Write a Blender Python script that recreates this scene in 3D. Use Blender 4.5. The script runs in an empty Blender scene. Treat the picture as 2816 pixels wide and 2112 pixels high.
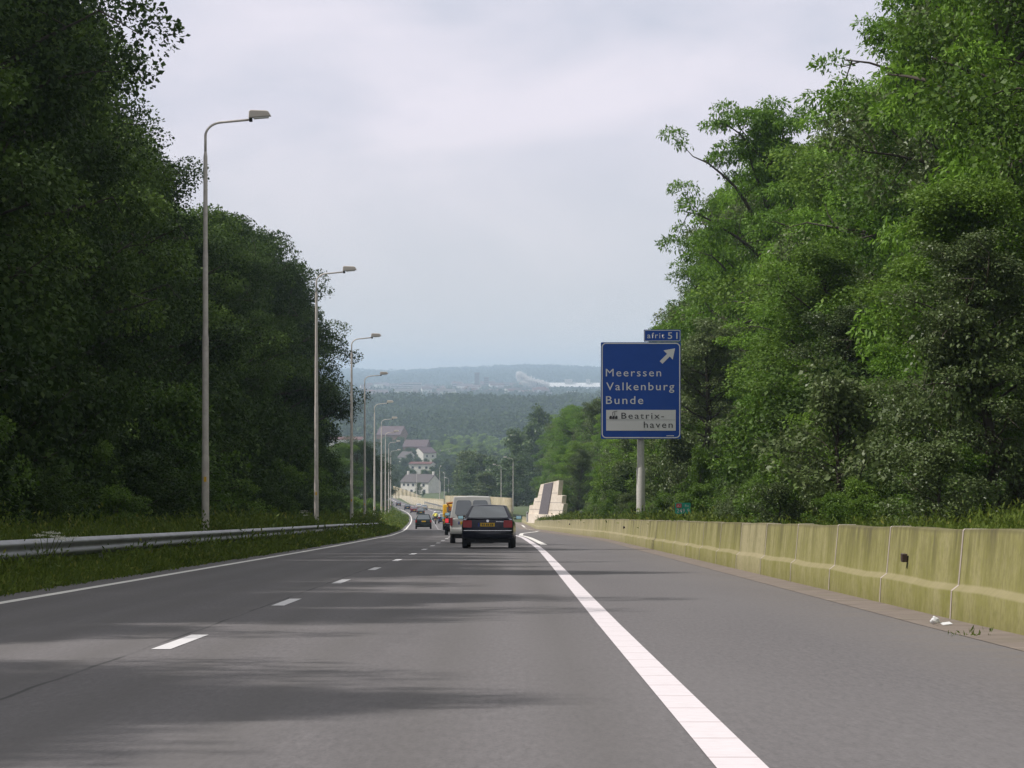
import bpy, bmesh, math, random
import numpy as np
from mathutils import Vector, Matrix
R = math.radians
S = bpy.context.scene
COL = S.collection
rng = np.random.default_rng(7)
random.seed(7)

# ------------------------------------------------------------------ camera, light, exposure
cam = bpy.data.cameras.new("camera")
camo = bpy.data.objects.new("camera", cam)
COL.objects.link(camo)
camo.location = (0, 0, 0)
camo.rotation_euler = (R(90), 0, 0)
cam.sensor_width = 36.0
cam.lens = 36.0 * 8580.0 / 2816.0
cam.clip_start = 0.5
cam.clip_end = 40000
S.camera = camo

SUN_EL, SUN_AZ = 52.0, 268.0          # azimuth clockwise from +Y: the sun stands to the west
world = bpy.data.worlds.new("World")
S.world = world
world.use_nodes = True
wn, wl = world.node_tree.nodes, world.node_tree.links
wn.clear()
def N(t, **k):
    n = wn.new(t)
    for a, b in k.items():
        setattr(n, a, b)
    return n
wout = N('ShaderNodeOutputWorld')
sky = N('ShaderNodeTexSky')
sky.sky_type = 'NISHITA'
sky.sun_disc = False
sky.sun_elevation = R(SUN_EL)
sky.sun_rotation = R(SUN_AZ)
sky.air_density = 1.2
sky.dust_density = 2.5
bg_sky = N('ShaderNodeBackground')
bg_sky.inputs['Strength'].default_value = 0.10
wl.new(sky.outputs[0], bg_sky.inputs['Color'])
tc = N('ShaderNodeTexCoord')
sep = N('ShaderNodeSeparateXYZ')
wl.new(tc.outputs['Generated'], sep.inputs[0])
mp = N('ShaderNodeMapping')
mp.inputs['Scale'].default_value = (9, 9, 20)
mp.inputs['Rotation'].default_value = (0, R(24), 0)
wl.new(tc.outputs['Generated'], mp.inputs['Vector'])
n1 = N('ShaderNodeTexNoise')
n1.inputs['Scale'].default_value = 1.0
n1.inputs['Detail'].default_value = 5
n1.inputs['Roughness'].default_value = 0.5
n1.inputs['Distortion'].default_value = 0.5
wl.new(mp.outputs[0], n1.inputs['Vector'])
# overcast brightness: zenith brighter than the horizon
zr_ = N('ShaderNodeMapRange')
zr_.inputs['From Min'].default_value = 0.0
zr_.inputs['From Max'].default_value = 1.0
zr_.inputs['To Min'].default_value = 1.12
zr_.inputs['To Max'].default_value = 1.2
wl.new(sep.outputs['Z'], zr_.inputs['Value'])
ramp = N('ShaderNodeValToRGB')
ramp.color_ramp.elements[0].position = 0.30
ramp.color_ramp.elements[0].color = (0.555, 0.58, 0.69, 1)
ramp.color_ramp.elements[1].position = 0.68
ramp.color_ramp.elements[1].color = (0.82, 0.775, 0.865, 1)
wl.new(n1.outputs['Fac'], ramp.inputs[0])
# low sky: a little greyer-blue near the horizon
lowr = N('ShaderNodeMapRange')
lowr.inputs['From Min'].default_value = 0.0
lowr.inputs['From Max'].default_value = 0.085
wl.new(sep.outputs['Z'], lowr.inputs['Value'])
lowmix = N('ShaderNodeMixRGB')
lowmix.inputs[1].default_value = (0.68, 0.685, 0.70, 1)
wl.new(lowr.outputs[0], lowmix.inputs[0])
wl.new(ramp.outputs[0], lowmix.inputs[2])
bg_cl = N('ShaderNodeBackground')
himix = N('ShaderNodeMixRGB')
himix.inputs[2].default_value = (0.66, 0.655, 0.65, 1)
hir = N('ShaderNodeMapRange')
hir.inputs['From Min'].default_value = 0.15
hir.inputs['From Max'].default_value = 0.5
wl.new(sep.outputs['Z'], hir.inputs['Value'])
wl.new(hir.outputs[0], himix.inputs[0])
wl.new(lowmix.outputs[0], himix.inputs[1])
wl.new(himix.outputs[0], bg_cl.inputs['Color'])
wl.new(zr_.outputs[0], bg_cl.inputs['Strength'])
mixs = N('ShaderNodeMixShader')
mixs.inputs[0].default_value = 0.9
wl.new(bg_sky.outputs[0], mixs.inputs[1])
wl.new(bg_cl.outputs[0], mixs.inputs[2])
wl.new(mixs.outputs[0], wout.inputs['Surface'])

sun = bpy.data.lights.new("sun", 'SUN')
sun.energy = 4.4
sun.angle = R(0.6)
sun.color = (1.0, 0.945, 0.89)
suno = bpy.data.objects.new("sun", sun)
COL.objects.link(suno)
sd = Vector((math.sin(R(SUN_AZ)) * math.cos(R(SUN_EL)), math.cos(R(SUN_AZ)) * math.cos(R(SUN_EL)), math.sin(R(SUN_EL))))
suno.rotation_euler = sd.to_track_quat('Z', 'Y').to_euler()
suno.location = (-60, 60, 80)

S.view_settings.view_transform = 'Standard'
S.view_settings.look = 'None'
S.view_settings.gamma = 1
S.view_settings.exposure = 0.0
S.cycles.use_denoising = True
S.cycles.max_bounces = 6
S.cycles.diffuse_bounces = 3
S.cycles.glossy_bounces = 3
S.cycles.transmission_bounces = 4
S.cycles.transparent_max_bounces = 6
S.cycles.volume_bounces = 1

# ------------------------------------------------------------------ road geometry (metres; camera 1 m above the carriageway)
GY = np.arange(-60, 14500, 1.0)
def smooth_table(pts, w):
    p = np.array(pts, float)
    v = np.interp(GY, p[:, 0], p[:, 1])
    k = np.exp(-0.5 * (np.arange(-3 * w, 3 * w + 1) / w) ** 2)
    k /= k.sum()
    return np.convolve(np.pad(v, 3 * w, mode='edge'), k, mode='valid')
_off = smooth_table([(-60, 0), (100, 0), (170, -.5), (206, -1.5), (250, -2.6), (300, -4.2), (333, -5.2), (430, -7.9), (520, -10.6),
                     (600, -13.3), (700, -17.3), (800, -22.1), (900, -27.3), (1100, -40), (1250, -52), (1500, -75), (14500, -75)], 14)
_zr = smooth_table([(-60, 1.62), (333, -15.5), (380, -17.3), (430, -19.3), (520, -22.7), (600, -25.45), (700, -28.9), (800, -32.3), (900, -35.8),
                    (1100, -42.3), (1300, -46), (1700, -48), (2200, -48), (2450, -45), (3200, -29), (3700, -29), (5200, -27), (7500, -14),
                    (9000, -4), (12300, 50), (13200, 48), (14500, 40)], 12)
_zr[:374] = -1 - 0.0437 * GY[:374] + np.interp(GY[:374], [-60, 30, 150, 314], [0, 0, .15, .1])
_xbar = smooth_table([(-60, 4.43), (140, 4.42), (180, 3.95), (300, 2.85), (450, 1.6), (520, 0.9), (14500, 0.9)], 10)
def off(y): return np.interp(y, GY, _off)
def zr(y): return np.interp(y, GY, _zr)
def xbar(y): return np.interp(y, GY, _xbar)
def smoothstep(a, b, x):
    t = np.clip((x - a) / (b - a), 0, 1)
    return t * t * (3 - 2 * t)
def ground(x, y):
    x = np.asarray(x, float); y = np.asarray(y, float)
    u = x - off(y)
    z = zr(y)
    left = np.clip(-7.0 - u, 0, 40)
    zl = 0.06 * np.minimum(left, 4) + 0.10 * np.clip(left - 4, 0, 14)
    nearf = 1 - smoothstep(330, 460, y)
    rb = x - (xbar(y) + 0.2)
    zrgt = (0.62 * smoothstep(0, 0.25, rb) + 0.05 * np.clip(rb - .5, 0, 14)) * (1 - smoothstep(440, 520, y))
    far_r = 0.12 * np.clip(u - 6, 0, 12) * smoothstep(480, 560, y)
    hill = 0
    # far relief: two ridges with uneven crest lines
    fy = smoothstep(8500, 12200, y)
    hill = fy * (7 * np.sin(x / 310 + 0.6) + 4 * np.sin(x / 127 + 1.9) + 2.2 * np.sin(x / 61))
    return z - 0.03 + zl * nearf + zrgt + far_r + hill
def G(x, y): return float(ground(x, y))
def PX(px, Y): return (px - 1408.0) / 8580.0 * Y       # real-world X of a sight line at distance Y (used to survey positions)
def PZ(py, Y): return (1056.0 - py) / 8580.0 * Y

# ------------------------------------------------------------------ helpers
def tag(o, label=None, cat=None, group=None, kind=None):
    if label: o['label'] = label
    if cat: o['category'] = cat
    if group: o['group'] = group
    if kind: o['kind'] = kind
    return o
def mobj(name, me, mat=None, parent=None, smooth=False):
    o = bpy.data.objects.new(name, me)
    COL.objects.link(o)
    if mat is not None and not me.materials:
        me.materials.append(mat)
    if smooth:
        me.polygons.foreach_set('use_smooth', [True] * len(me.polygons))
    if parent is not None:
        o.parent = parent
    return o
def empty(name, loc, rz=0.0):
    o = bpy.data.objects.new(name, None)
    o.empty_display_size = 0.3
    COL.objects.link(o)
    o.location = loc
    o.rotation_euler = (0, 0, rz)
    return o
def copy_tree(o, parent=None):
    c = o.copy()
    COL.objects.link(c)
    if parent is not None:
        c.parent = parent
    for ch in list(o.children):
        copy_tree(ch, c)
    return c
def mesh_np(name, verts, quads, uv=None):
    me = bpy.data.meshes.new(name)
    verts = np.asarray(verts, np.float32); quads = np.asarray(quads, np.int32)
    n = quads.shape[1]
    me.vertices.add(len(verts)); me.vertices.foreach_set('co', verts.ravel())
    me.loops.add(quads.size); me.loops.foreach_set('vertex_index', quads.ravel())
    me.polygons.add(len(quads)); me.polygons.foreach_set('loop_start', np.arange(0, quads.size, n, dtype=np.int32))
    if uv is not None:
        l = me.uv_layers.new(name='UVMap')
        l.data.foreach_set('uv', np.asarray(uv, np.float32)[quads.ravel()].ravel())
    me.update(calc_edges=True)
    return me
class MB:
    """collects boxes, tubes, lathes and prisms of one part"""
    def __init__(s): s.bm = bmesh.new()
    def box(s, c, d, rot=None, bevel=0.0):
        r = bmesh.ops.create_cube(s.bm, size=1.0)
        vs = r['verts']
        for v in vs:
            v.co = Vector((v.co.x * d[0], v.co.y * d[1], v.co.z * d[2]))
        if bevel:
            es = list({e for v in vs for e in v.link_edges})
            rb = bmesh.ops.bevel(s.bm, geom=es, offset=bevel, segments=2, affect='EDGES', profile=0.5)
            vs = list({v for f in rb['faces'] for v in f.verts} | {v for v in vs if v.is_valid})
        M = Matrix.Translation(Vector(c)) @ (rot.to_4x4() if rot else Matrix.Identity(4))
        for v in vs: v.co = M @ v.co
        return s
    def tube(s, pts, rad, n=10, caps=True):
        pts = [Vector(p) for p in pts]
        if not hasattr(rad, '__len__'): rad = [rad] * len(pts)
        rings = []
        ref = None
        for i, p in enumerate(pts):
            t = (pts[min(i + 1, len(pts) - 1)] - pts[max(i - 1, 0)])
            t = t.normalized() if t.length > 1e-9 else Vector((0, 0, 1))
            if ref is None:
                ref = Vector((1, 0, 0)) if abs(t.x) < .9 else Vector((0, 1, 0))
            a = (ref - t * ref.dot(t))
            if a.length < 1e-4: a = Vector((0, 1, 0)) - t * t.y
            a.normalize(); ref = a
            b = t.cross(a)
            rings.append([s.bm.verts.new(p + (a * math.cos(2 * math.pi * k / n) + b * math.sin(2 * math.pi * k / n)) * rad[i]) for k in range(n)])
        for q, w in zip(rings, rings[1:]):
            for k in range(n):
                s.bm.faces.new((q[k], q[(k + 1) % n], w[(k + 1) % n], w[k]))
        if caps:
            s.bm.faces.new(list(reversed(rings[0]))); s.bm.faces.new(rings[-1])
        return s
    def prism(s, poly, d, axis='y', at=0.0):
        """poly of (a, b) extruded by d along axis"""
        def P(a, b, t):
            return {'y': (a, at + t, b), 'x': (at + t, a, b), 'z': (a, b, at + t)}[axis]
        A = [s.bm.verts.new(P(a, b, 0)) for a, b in poly]
        B = [s.bm.verts.new(P(a, b, d)) for a, b in poly]
        s.bm.faces.new(A); s.bm.faces.new(list(reversed(B)))
        for k in range(len(poly)):
            s.bm.faces.new((A[k], B[k], B[(k + 1) % len(poly)], A[(k + 1) % len(poly)]))
        return s
    def face(s, pts):
        s.bm.faces.new([s.bm.verts.new(p) for p in pts]); return s
    def build(s, name, mat, parent=None, smooth=False, angle=None):
        bmesh.ops.recalc_face_normals(s.bm, faces=s.bm.faces[:])
        me = bpy.data.meshes.new(name)
        s.bm.to_mesh(me); s.bm.free()
        o = mobj(name, me, mat, parent, smooth)
        if angle is not None:
            me.polygons.foreach_set('use_smooth', [True] * len(me.polygons))
            me.set_sharp_from_angle(angle=R(angle))
        return o
def roundrect(x0, x1, z0, z1, r, n=5):
    P = []
    for cx, cz, a0 in ((x1 - r, z1 - r, 0), (x0 + r, z1 - r, 90), (x0 + r, z0 + r, 180), (x1 - r, z0 + r, 270)):
        for k in range(n + 1):
            a = R(a0 + 90 * k / n)
            P.append((cx + r * math.cos(a), cz + r * math.sin(a)))
    return P
def text_mesh(txt, x0, x1, z0, z1, y, mat, name, parent, bold=0.02, depth=0.004):
    """raised lettering fitted to a box in the x-z plane, facing -Y"""
    cu = bpy.data.curves.new('lettering', 'FONT')
    cu.body = txt; cu.offset = 0.0 if txt == 'Meerssen' else .004; cu.space_character = 1.22; cu.resolution_u = 3
    o = bpy.data.objects.new('lettering_source', cu)
    COL.objects.link(o)
    bpy.context.view_layer.update()
    me = bpy.data.meshes.new_from_object(o.evaluated_get(bpy.context.evaluated_depsgraph_get()))
    bpy.data.objects.remove(o)
    co = np.empty(len(me.vertices) * 3, np.float32); me.vertices.foreach_get('co', co); co = co.reshape(-1, 3)
    a, b = co[:, 0].min(), co[:, 0].max(); c, d = co[:, 1].min(), co[:, 1].max()
    X = x0 + (co[:, 0] - a) / (b - a) * (x1 - x0); Z = z0 + (co[:, 1] - c) / (d - c) * (z1 - z0)
    out = np.stack([X, np.full_like(X, y), Z], 1).astype(np.float32)
    me.vertices.foreach_set('co', out.ravel()); me.update()
    me.materials.clear()
    return mobj(name, me, mat, parent)

# ------------------------------------------------------------------ materials
def mat(name, col, rough=0.6, metal=0.0, spec=0.5, emit=None, estr=0.0, coat=0.0, noise=None, bump=None):
    m = bpy.data.materials.new(name)
    m.use_nodes = True
    nt = m.node_tree; b = nt.nodes['Principled BSDF']
    b.inputs['Base Color'].default_value = (*col, 1)
    b.inputs['Roughness'].default_value = rough
    b.inputs['Metallic'].default_value = metal
    b.inputs['Specular IOR Level'].default_value = spec
    b.inputs['Coat Weight'].default_value = coat
    if emit:
        b.inputs['Emission Color'].default_value = (*emit, 1)
        b.inputs['Emission Strength'].default_value = estr
    if noise:
        sc, c2, amt = noise
        g = nt.nodes.new('ShaderNodeNewGeometry')
        t = nt.nodes.new('ShaderNodeTexNoise'); t.inputs['Scale'].default_value = sc; t.inputs['Detail'].default_value = 6
        nt.links.new(g.outputs['Position'], t.inputs['Vector'])
        mr = nt.nodes.new('ShaderNodeMapRange'); mr.inputs['From Min'].default_value = .3; mr.inputs['From Max'].default_value = .7; mr.inputs['To Max'].default_value = amt
        nt.links.new(t.outputs['Fac'], mr.inputs['Value'])
        mx = nt.nodes.new('ShaderNodeMixRGB'); mx.inputs[1].default_value = (*col, 1); mx.inputs[2].default_value = (*c2, 1)
        nt.links.new(mr.outputs[0], mx.inputs[0]); nt.links.new(mx.outputs[0], b.inputs['Base Color'])
    if bump:
        sc, st, dist = bump
        g = nt.nodes.new('ShaderNodeNewGeometry')
        t = nt.nodes.new('ShaderNodeTexNoise'); t.inputs['Scale'].default_value = sc; t.inputs['Detail'].default_value = 4
        nt.links.new(g.outputs['Position'], t.inputs['Vector'])
        bp = nt.nodes.new('ShaderNodeBump'); bp.inputs['Strength'].default_value = st; bp.inputs['Distance'].default_value = dist
        nt.links.new(t.outputs['Fac'], bp.inputs['Height']); nt.links.new(bp.outputs[0], b.inputs['Normal'])
    return m
class NT:
    """shorthand for building node trees"""
    def __init__(s, m): s.t = m.node_tree; s.b = s.t.nodes['Principled BSDF']
    def n(s, ty, ins=None, **k):
        x = s.t.nodes.new(ty)
        for a, v in k.items(): setattr(x, a, v)
        for a, v in (ins or {}).items():
            if hasattr(v, 'links') or isinstance(v, bpy.types.NodeSocket): s.t.links.new(v, x.inputs[a])
            else: x.inputs[a].default_value = v
        return x
    def l(s, a, b): s.t.links.new(a, b)
    def noise(s, vec, scale, detail=4, rough=.5):
        return s.n('ShaderNodeTexNoise', {'Vector': vec, 'Scale': scale, 'Detail': detail, 'Roughness': rough}).outputs['Fac']
    def rng(s, v, a, b, c, d):
        return s.n('ShaderNodeMapRange', {'Value': v, 'From Min': a, 'From Max': b, 'To Min': c, 'To Max': d}).outputs[0]
    def mix(s, f, a, b, blend='MIX'):
        return s.n('ShaderNodeMixRGB', {0: f, 1: a, 2: b}, blend_type=blend).outputs[0]
    def math(s, op, a, b=0.0):
        return s.n('ShaderNodeMath', {0: a, 1: b}, operation=op).outputs[0]

def leaf_mat(name, dark, light, third, trans=0.25, rough=0.45, spec=0.4, cs=0.55):
    m = bpy.data.materials.new(name); m.use_nodes = True
    t = NT(m)
    geo = t.n('ShaderNodeNewGeometry'); oi = t.n('ShaderNodeObjectInfo'); tcx = t.n('ShaderNodeTexCoord')
    isl = geo.outputs['Random Per Island']
    clump = t.noise(tcx.outputs['Object'], cs, 3)
    f = t.math('ADD', t.math('MULTIPLY', isl, 0.55), t.rng(clump, .35, .65, 0, .45))
    c = t.mix(f, (*dark, 1), (*light, 1))
    c = t.mix(t.rng(isl, .9, 1.0, 0, .8), c, (*third, 1))
    c = t.mix(t.rng(oi.outputs['Random'], 0, 1, 0, .55), c, t.mix(.5, c, (*third, 1)))
    br = t.rng(oi.outputs['Random'], 0, 1, .8, 1.2)
    c = t.mix(1.0, c, t.n('ShaderNodeCombineXYZ', {0: br, 1: br, 2: br}).outputs[0], 'MULTIPLY')
    t.l(c, t.b.inputs['Base Color'])
    t.b.inputs['Roughness'].default_value = rough
    t.b.inputs['Specular IOR Level'].default_value = spec
    tr = t.n('ShaderNodeBsdfTranslucent'); t.l(c, tr.inputs['Color'])
    mx = t.n('ShaderNodeMixShader', {0: trans})
    t.l(t.b.outputs[0], mx.inputs[1]); t.l(tr.outputs[0], mx.inputs[2])
    t.l(mx.outputs[0], m.node_tree.nodes['Material Output'].inputs['Surface'])
    return m
M = {}
M['leaf_locust'] = leaf_mat('leaf_locust', (.045, .112, .010), (.14, .27, .026), (.22, .35, .04), .36, .5, .2)
M['leaf_broad'] = leaf_mat('leaf_broad', (.04, .095, .010), (.125, .225, .024), (.17, .24, .04), .34, .5, .22)
M['leaf_grey'] = leaf_mat('leaf_grey', (.045, .082, .018), (.105, .155, .042), (.16, .18, .08), rough=.45, spec=.3)
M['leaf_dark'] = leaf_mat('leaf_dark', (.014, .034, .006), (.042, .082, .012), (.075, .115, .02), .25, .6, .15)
M['leaf_wood'] = leaf_mat('leaf_wood', (.010, .024, .008), (.045, .078, .02), (.075, .10, .03), .15, .7, .1, .011)
M['leaf_pale'] = leaf_mat('leaf_pale', (.10, .17, .03), (.20, .30, .05), (.25, .33, .08), .3, .6, .2)
M['leaf_far'] = leaf_mat('leaf_far', (.035, .07, .02), (.08, .14, .035), (.10, .14, .05))
M['bark'] = mat('bark', (.07, .055, .04), .9, noise=(3, (.03, .025, .02), .8))
M['steel'] = mat('steel', (.30, .31, .325), .5, .7, noise=(1.5, (.16, .16, .165), .7))
M['lamp_paint'] = mat('lamp_paint', (.60, .56, .52), .45, .0, .5, noise=(6, (.36, .33, .30), .6))
M['lamp_head'] = mat('lamp_head', (.58, .53, .48), .4)
M['lamp_glass'] = mat('lamp_glass', (.75, .75, .72), .15)
M['yellow'] = mat('yellow', (.70, .42, .02), .45)
M['black'] = mat('black', (.012, .012, .013), .6)
M['tyre'] = mat('tyre', (.016, .016, .017), .85)
M['rim'] = mat('rim', (.45, .45, .46), .35, .8)
M['glass_car'] = mat('glass_car', (.13, .15, .17), .05, 0, .9, coat=.6)  # pale bluish base: the reflection on the panes is put into the colour
M['chrome'] = mat('chrome', (.75, .76, .78), .15, 1.0)
M['red_lens'] = mat('red_lens', (.36, .012, .014), .2, 0, .6)
M['red_lit'] = mat('red_lit', (.55, .02, .03), .2, 0, .6, emit=(1, .06, .08), estr=.55)
M['plate'] = mat('plate', (.75, .46, .02), .5)
M['plate_blue'] = mat('plate_blue', (.02, .05, .30), .5)
M['plate_ink'] = mat('plate_ink', (.05, .04, .02), .6)
M['sign_blue'] = mat('sign_blue', (.006, .062, .34), .5, 0, .25, noise=(2, (.005, .052, .29), .6))
M['sign_white'] = mat('sign_white', (.62, .63, .64), .45)
M['sign_ink'] = mat('sign_ink', (.02, .02, .022), .5)
M['sign_back'] = mat('sign_back', (.25, .26, .27), .5, .3)
M['sign_green'] = mat('sign_green', (.018, .34, .24), .45)
M['sign_red'] = mat('sign_red', (.55, .03, .05), .45)
M['post_grey'] = mat('post_grey', (.50, .49, .45), .5, noise=(14, (.36, .36, .33), .7))
M['reflector'] = mat('reflector', (.05, .03, .025), .4)
M['wood_trunk'] = M['bark']

# asphalt, laid out in metres along and across the road through its UV map
m = bpy.data.materials.new('asphalt'); m.use_nodes = True; t = NT(m); M['asphalt'] = m
uvn = t.n('ShaderNodeUVMap').outputs[0]
sp = t.n('ShaderNodeSeparateXYZ', {0: uvn})
U, V = sp.outputs[0], sp.outputs[1]
fine = t.math('ADD', t.math('MULTIPLY', t.noise(uvn, 34, 3, .75), .5), t.math('MULTIPLY', t.noise(t.n('ShaderNodeMapping', {'Vector': uvn, 'Scale': (26, 3.2, 1)}).outputs[0], 1.0, 5, .8), .5))
mid = t.noise(uvn, 5.5, 5, .6)
big = t.noise(t.n('ShaderNodeMapping', {'Vector': uvn, 'Scale': (.5, .06, 1)}).outputs[0], 1.0, 4)
col = t.mix(t.rng(fine, .34, .66, 0, 1), (.055, .0525, .054, 1), (.174, .162, .168, 1))
col = t.mix(t.rng(mid, .3, .7, 0, .35), col, (.098, .094, .097, 1))
col = t.mix(t.rng(big, .35, .65, 0, .38), col, (.155, .147, .149, 1))
# polished wheel tracks, a little darker
trk = t.math('ABSOLUTE', t.math('SUBTRACT', t.math('PINGPONG', t.math('ADD', U, 9.66), .875), .44))
trkf = t.rng(trk, .0, .36, .5, 0.0)
lane = t.n('ShaderNodeMath', {0: U, 1: .95}, operation='LESS_THAN').outputs[0]
col = t.mix(t.math('MULTIPLY', trkf, lane), col, (.088, .083, .081, 1))
oil = t.math('ADD', t.rng(t.math('ABSOLUTE', t.math('ADD', U, .9)), .0, .42, 1, 0), t.rng(t.math('ABSOLUTE', t.math('ADD', U, 4.45)), .0, .42, 1, 0))
col = t.mix(t.math('MULTIPLY', oil, t.rng(t.noise(t.n('ShaderNodeMapping', {'Vector': uvn, 'Scale': (2.5, .22, 1)}).outputs[0], 1.0, 5, .6), .4, .7, 0, .55)), col, (.06, .057, .058, 1))
# longitudinal paving joint beside the dashes, and one repair seam
wob = t.math('MULTIPLY', t.math('SUBTRACT', t.noise(t.n('ShaderNodeCombineXYZ', {1: V}).outputs[0], .5, 3), .5), .10)
j = t.math('ABSOLUTE', t.math('ADD', t.math('SUBTRACT', U, -2.86), wob))
gap = t.rng(t.noise(t.n('ShaderNodeCombineXYZ', {1: V}).outputs[0], .35, 2), .42, .55, .2, .8)
col = t.mix(t.math('MULTIPLY', t.rng(j, .010, .024, 1, 0), gap), col, (.03, .03, .03, 1))
# thin hairline cracks
vo = t.n('ShaderNodeTexVoronoi', {'Vector': t.n('ShaderNodeMapping', {'Vector': t.n('ShaderNodeVectorMath', {0: uvn, 1: t.n('ShaderNodeTexNoise', {'Vector': uvn, 'Scale': .8, 'Detail': 4}).outputs['Color']}, operation='ADD').outputs[0], 'Scale': (.22, .09, 1)}).outputs[0], 'Scale': 1.0}, feature='DISTANCE_TO_EDGE')
col = t.mix(t.math('MULTIPLY', t.rng(vo.outputs['Distance'], .0, .0025, .4, 0), t.rng(t.noise(uvn, .22, 2), .52, .6, 0, 1)), col, (.045, .043, .042, 1))
# dirt washed in towards the shoulder kerb
col = t.mix(t.math('MULTIPLY', t.rng(U, 2.6, 4.0, 0, .45), t.rng(t.noise(uvn, 1.6, 5), .35, .65, .2, 1)), col, (.16, .135, .11, 1))
t.l(col, t.b.inputs['Base Color'])
t.b.inputs['Roughness'].default_value = .82
t.b.inputs['Specular IOR Level'].default_value = .35
bp = t.n('ShaderNodeBump', {'Strength': .55, 'Distance': .008, 'Height': fine}); t.l(bp.outputs[0], t.b.inputs['Normal'])

# road paint: profiled right edge line has a joint every 1.15 m
def paint_mat(name, col, ribs, wear):
    m = bpy.data.materials.new(name); m.use_nodes = True; t = NT(m)
    uvn = t.n('ShaderNodeUVMap').outputs[0]
    sp = t.n('ShaderNodeSeparateXYZ', {0: uvn})
    c = t.mix(t.rng(t.noise(uvn, 9, 5, .7), .35, .75, 0, wear), (*col, 1), (.30, .28, .27, 1))
    c = t.mix(t.rng(t.noise(uvn, 60, 3, .7), .62, .75, 0, .5 * wear), c, (.16, .15, .15, 1))
    if ribs:
        ph = t.math('ABSOLUTE', t.math('SUBTRACT', t.math('MODULO', t.math('ADD', sp.outputs[1], t.math('MULTIPLY', t.noise(uvn, 1.3, 2), .05)), 1.15), .5))
        c = t.mix(t.rng(ph, .0, .03, .9, 0), c, (.30, .22, .22, 1))
    t.l(c, t.b.inputs['Base Color']); t.b.inputs['Roughness'].default_value = .6
    return m
M['paint_edge'] = paint_mat('paint_edge', (.66, .61, .635), True, .28)
M['paint_left'] = paint_mat('paint_left', (.74, .72, .68), False, .3)
M['paint_dash'] = paint_mat('paint_dash', (.62, .61, .62), False, .25)

# gutter
m = bpy.data.materials.new('gutter_concrete'); m.use_nodes = True; t = NT(m); M['gutter'] = m
uvn = t.n('ShaderNodeUVMap').outputs[0]
c = t.mix(t.rng(t.noise(uvn, 2.2, 6, .65), .3, .7, 0, 1), (.125, .10, .085, 1), (.205, .17, .145, 1))
c = t.mix(t.rng(t.noise(uvn, 30, 3, .7), .55, .75, 0, .6), c, (.12, .09, .07, 1))
c = t.mix(t.rng(t.noise(uvn, .8, 4, .6), .55, .7, 0, .55), c, (.11, .10, .06, 1))
t.l(c, t.b.inputs['Base Color']); t.b.inputs['Roughness'].default_value = .9

# concrete with algae streaks; obj.color carries how pale a segment is (real cleaner pour) in red
def concrete_mat(name, algae, base, top, zscale=1.0):
    m = bpy.data.materials.new(name); m.use_nodes = True; t = NT(m)
    uvn = t.n('ShaderNodeUVMap').outputs[0]
    sp = t.n('ShaderNodeSeparateXYZ', {0: uvn}); V, W = sp.outputs[0], sp.outputs[1]   # along, height
    oi = t.n('ShaderNodeObjectInfo'); pale = t.n('ShaderNodeSeparateColor', {0: oi.outputs['Color']}).outputs[0]
    streak = t.noise(t.n('ShaderNodeMapping', {'Vector': uvn, 'Scale': (4.2, .7, 1)}).outputs[0], 1.0, 5, .65)
    broad = t.noise(t.n('ShaderNodeMapping', {'Vector': uvn, 'Scale': (.9, .5, 1)}).outputs[0], 1.0, 4, .6)
    blot = t.noise(uvn, 6, 5, .6)
    a = t.math('ADD', t.math('MULTIPLY', t.rng(streak, .3, .7, 0, 1), .30), t.math('ADD', t.math('MULTIPLY', t.rng(broad, .35, .65, 0, 1), .5), t.math('MULTIPLY', t.rng(blot, .3, .7, 0, 1), .35)))
    a = t.math('SUBTRACT', t.math('ADD', a, .12), pale)
    a = t.n('ShaderNodeClamp', {0: a}).outputs[0]
    c = t.mix(a, (*base, 1), (*algae, 1))
    runs = t.math('MULTIPLY', t.rng(t.math('ADD', t.math('MULTIPLY', streak, .5), t.math('MULTIPLY', broad, .5)), .46, .62, 0, .85), t.rng(W, .30 * zscale, .85 * zscale, .15, 1))
    c = t.mix(runs, c, (*top, 1))
    c = t.mix(t.rng(W, .86 * zscale, .9 * zscale, 0, .5), c, (*top, 1))
    c = t.mix(t.rng(t.noise(uvn, 11, 6, .75), .47, .68, 0, .6), c, (.10, .09, .03, 1))
    c = t.mix(t.math('MULTIPLY', t.rng(blot, .55, .75, 0, .6), t.rng(W, .0, .30 * zscale, 1, 0)), c, (.08, .085, .03, 1))
    ledge_highlight = t.math('MULTIPLY', t.rng(W, .28 * zscale, .30 * zscale, 0, 1), t.rng(W, .345 * zscale, .365 * zscale, 1, 0))  # highlight along the barrier's step, put into the colour as a paler band
    if zscale == 1.0: c = t.mix(t.math('MULTIPLY', ledge_highlight, .45), c, (.36, .31, .19, 1))
    t.l(c, t.b.inputs['Base Color']); t.b.inputs['Roughness'].default_value = .88
    bp = t.n('ShaderNodeBump', {'Strength': .35, 'Distance': .012, 'Height': blot}); t.l(bp.outputs[0], t.b.inputs['Normal'])
    return m
M['barrier'] = concrete_mat('barrier_concrete', (.148, .145, .016), (.265, .235, .125), (.062, .050, .024))
M['mortar'] = mat('mortar', (.40, .345, .31), .9, noise=(9, (.30, .26, .22), .7))
M['wall_beige'] = concrete_mat('wall_beige', (.36, .30, .20), (.46, .42, .34), (.24, .20, .10), 4.0)
M['pylon_stone'] = mat('pylon_stone', (.80, .715, .61), .85, noise=(2.0, (.60, .51, .41), .7), bump=(9, .3, .03))
M['pylon_dark'] = mat('pylon_dark', (.165, .15, .16), .8, noise=(5, (.11, .10, .11), .6))
M['soil_grass'] = mat('soil_grass', (.05, .075, .022), .95, noise=(1.2, (.07, .06, .03), .8))

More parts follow.
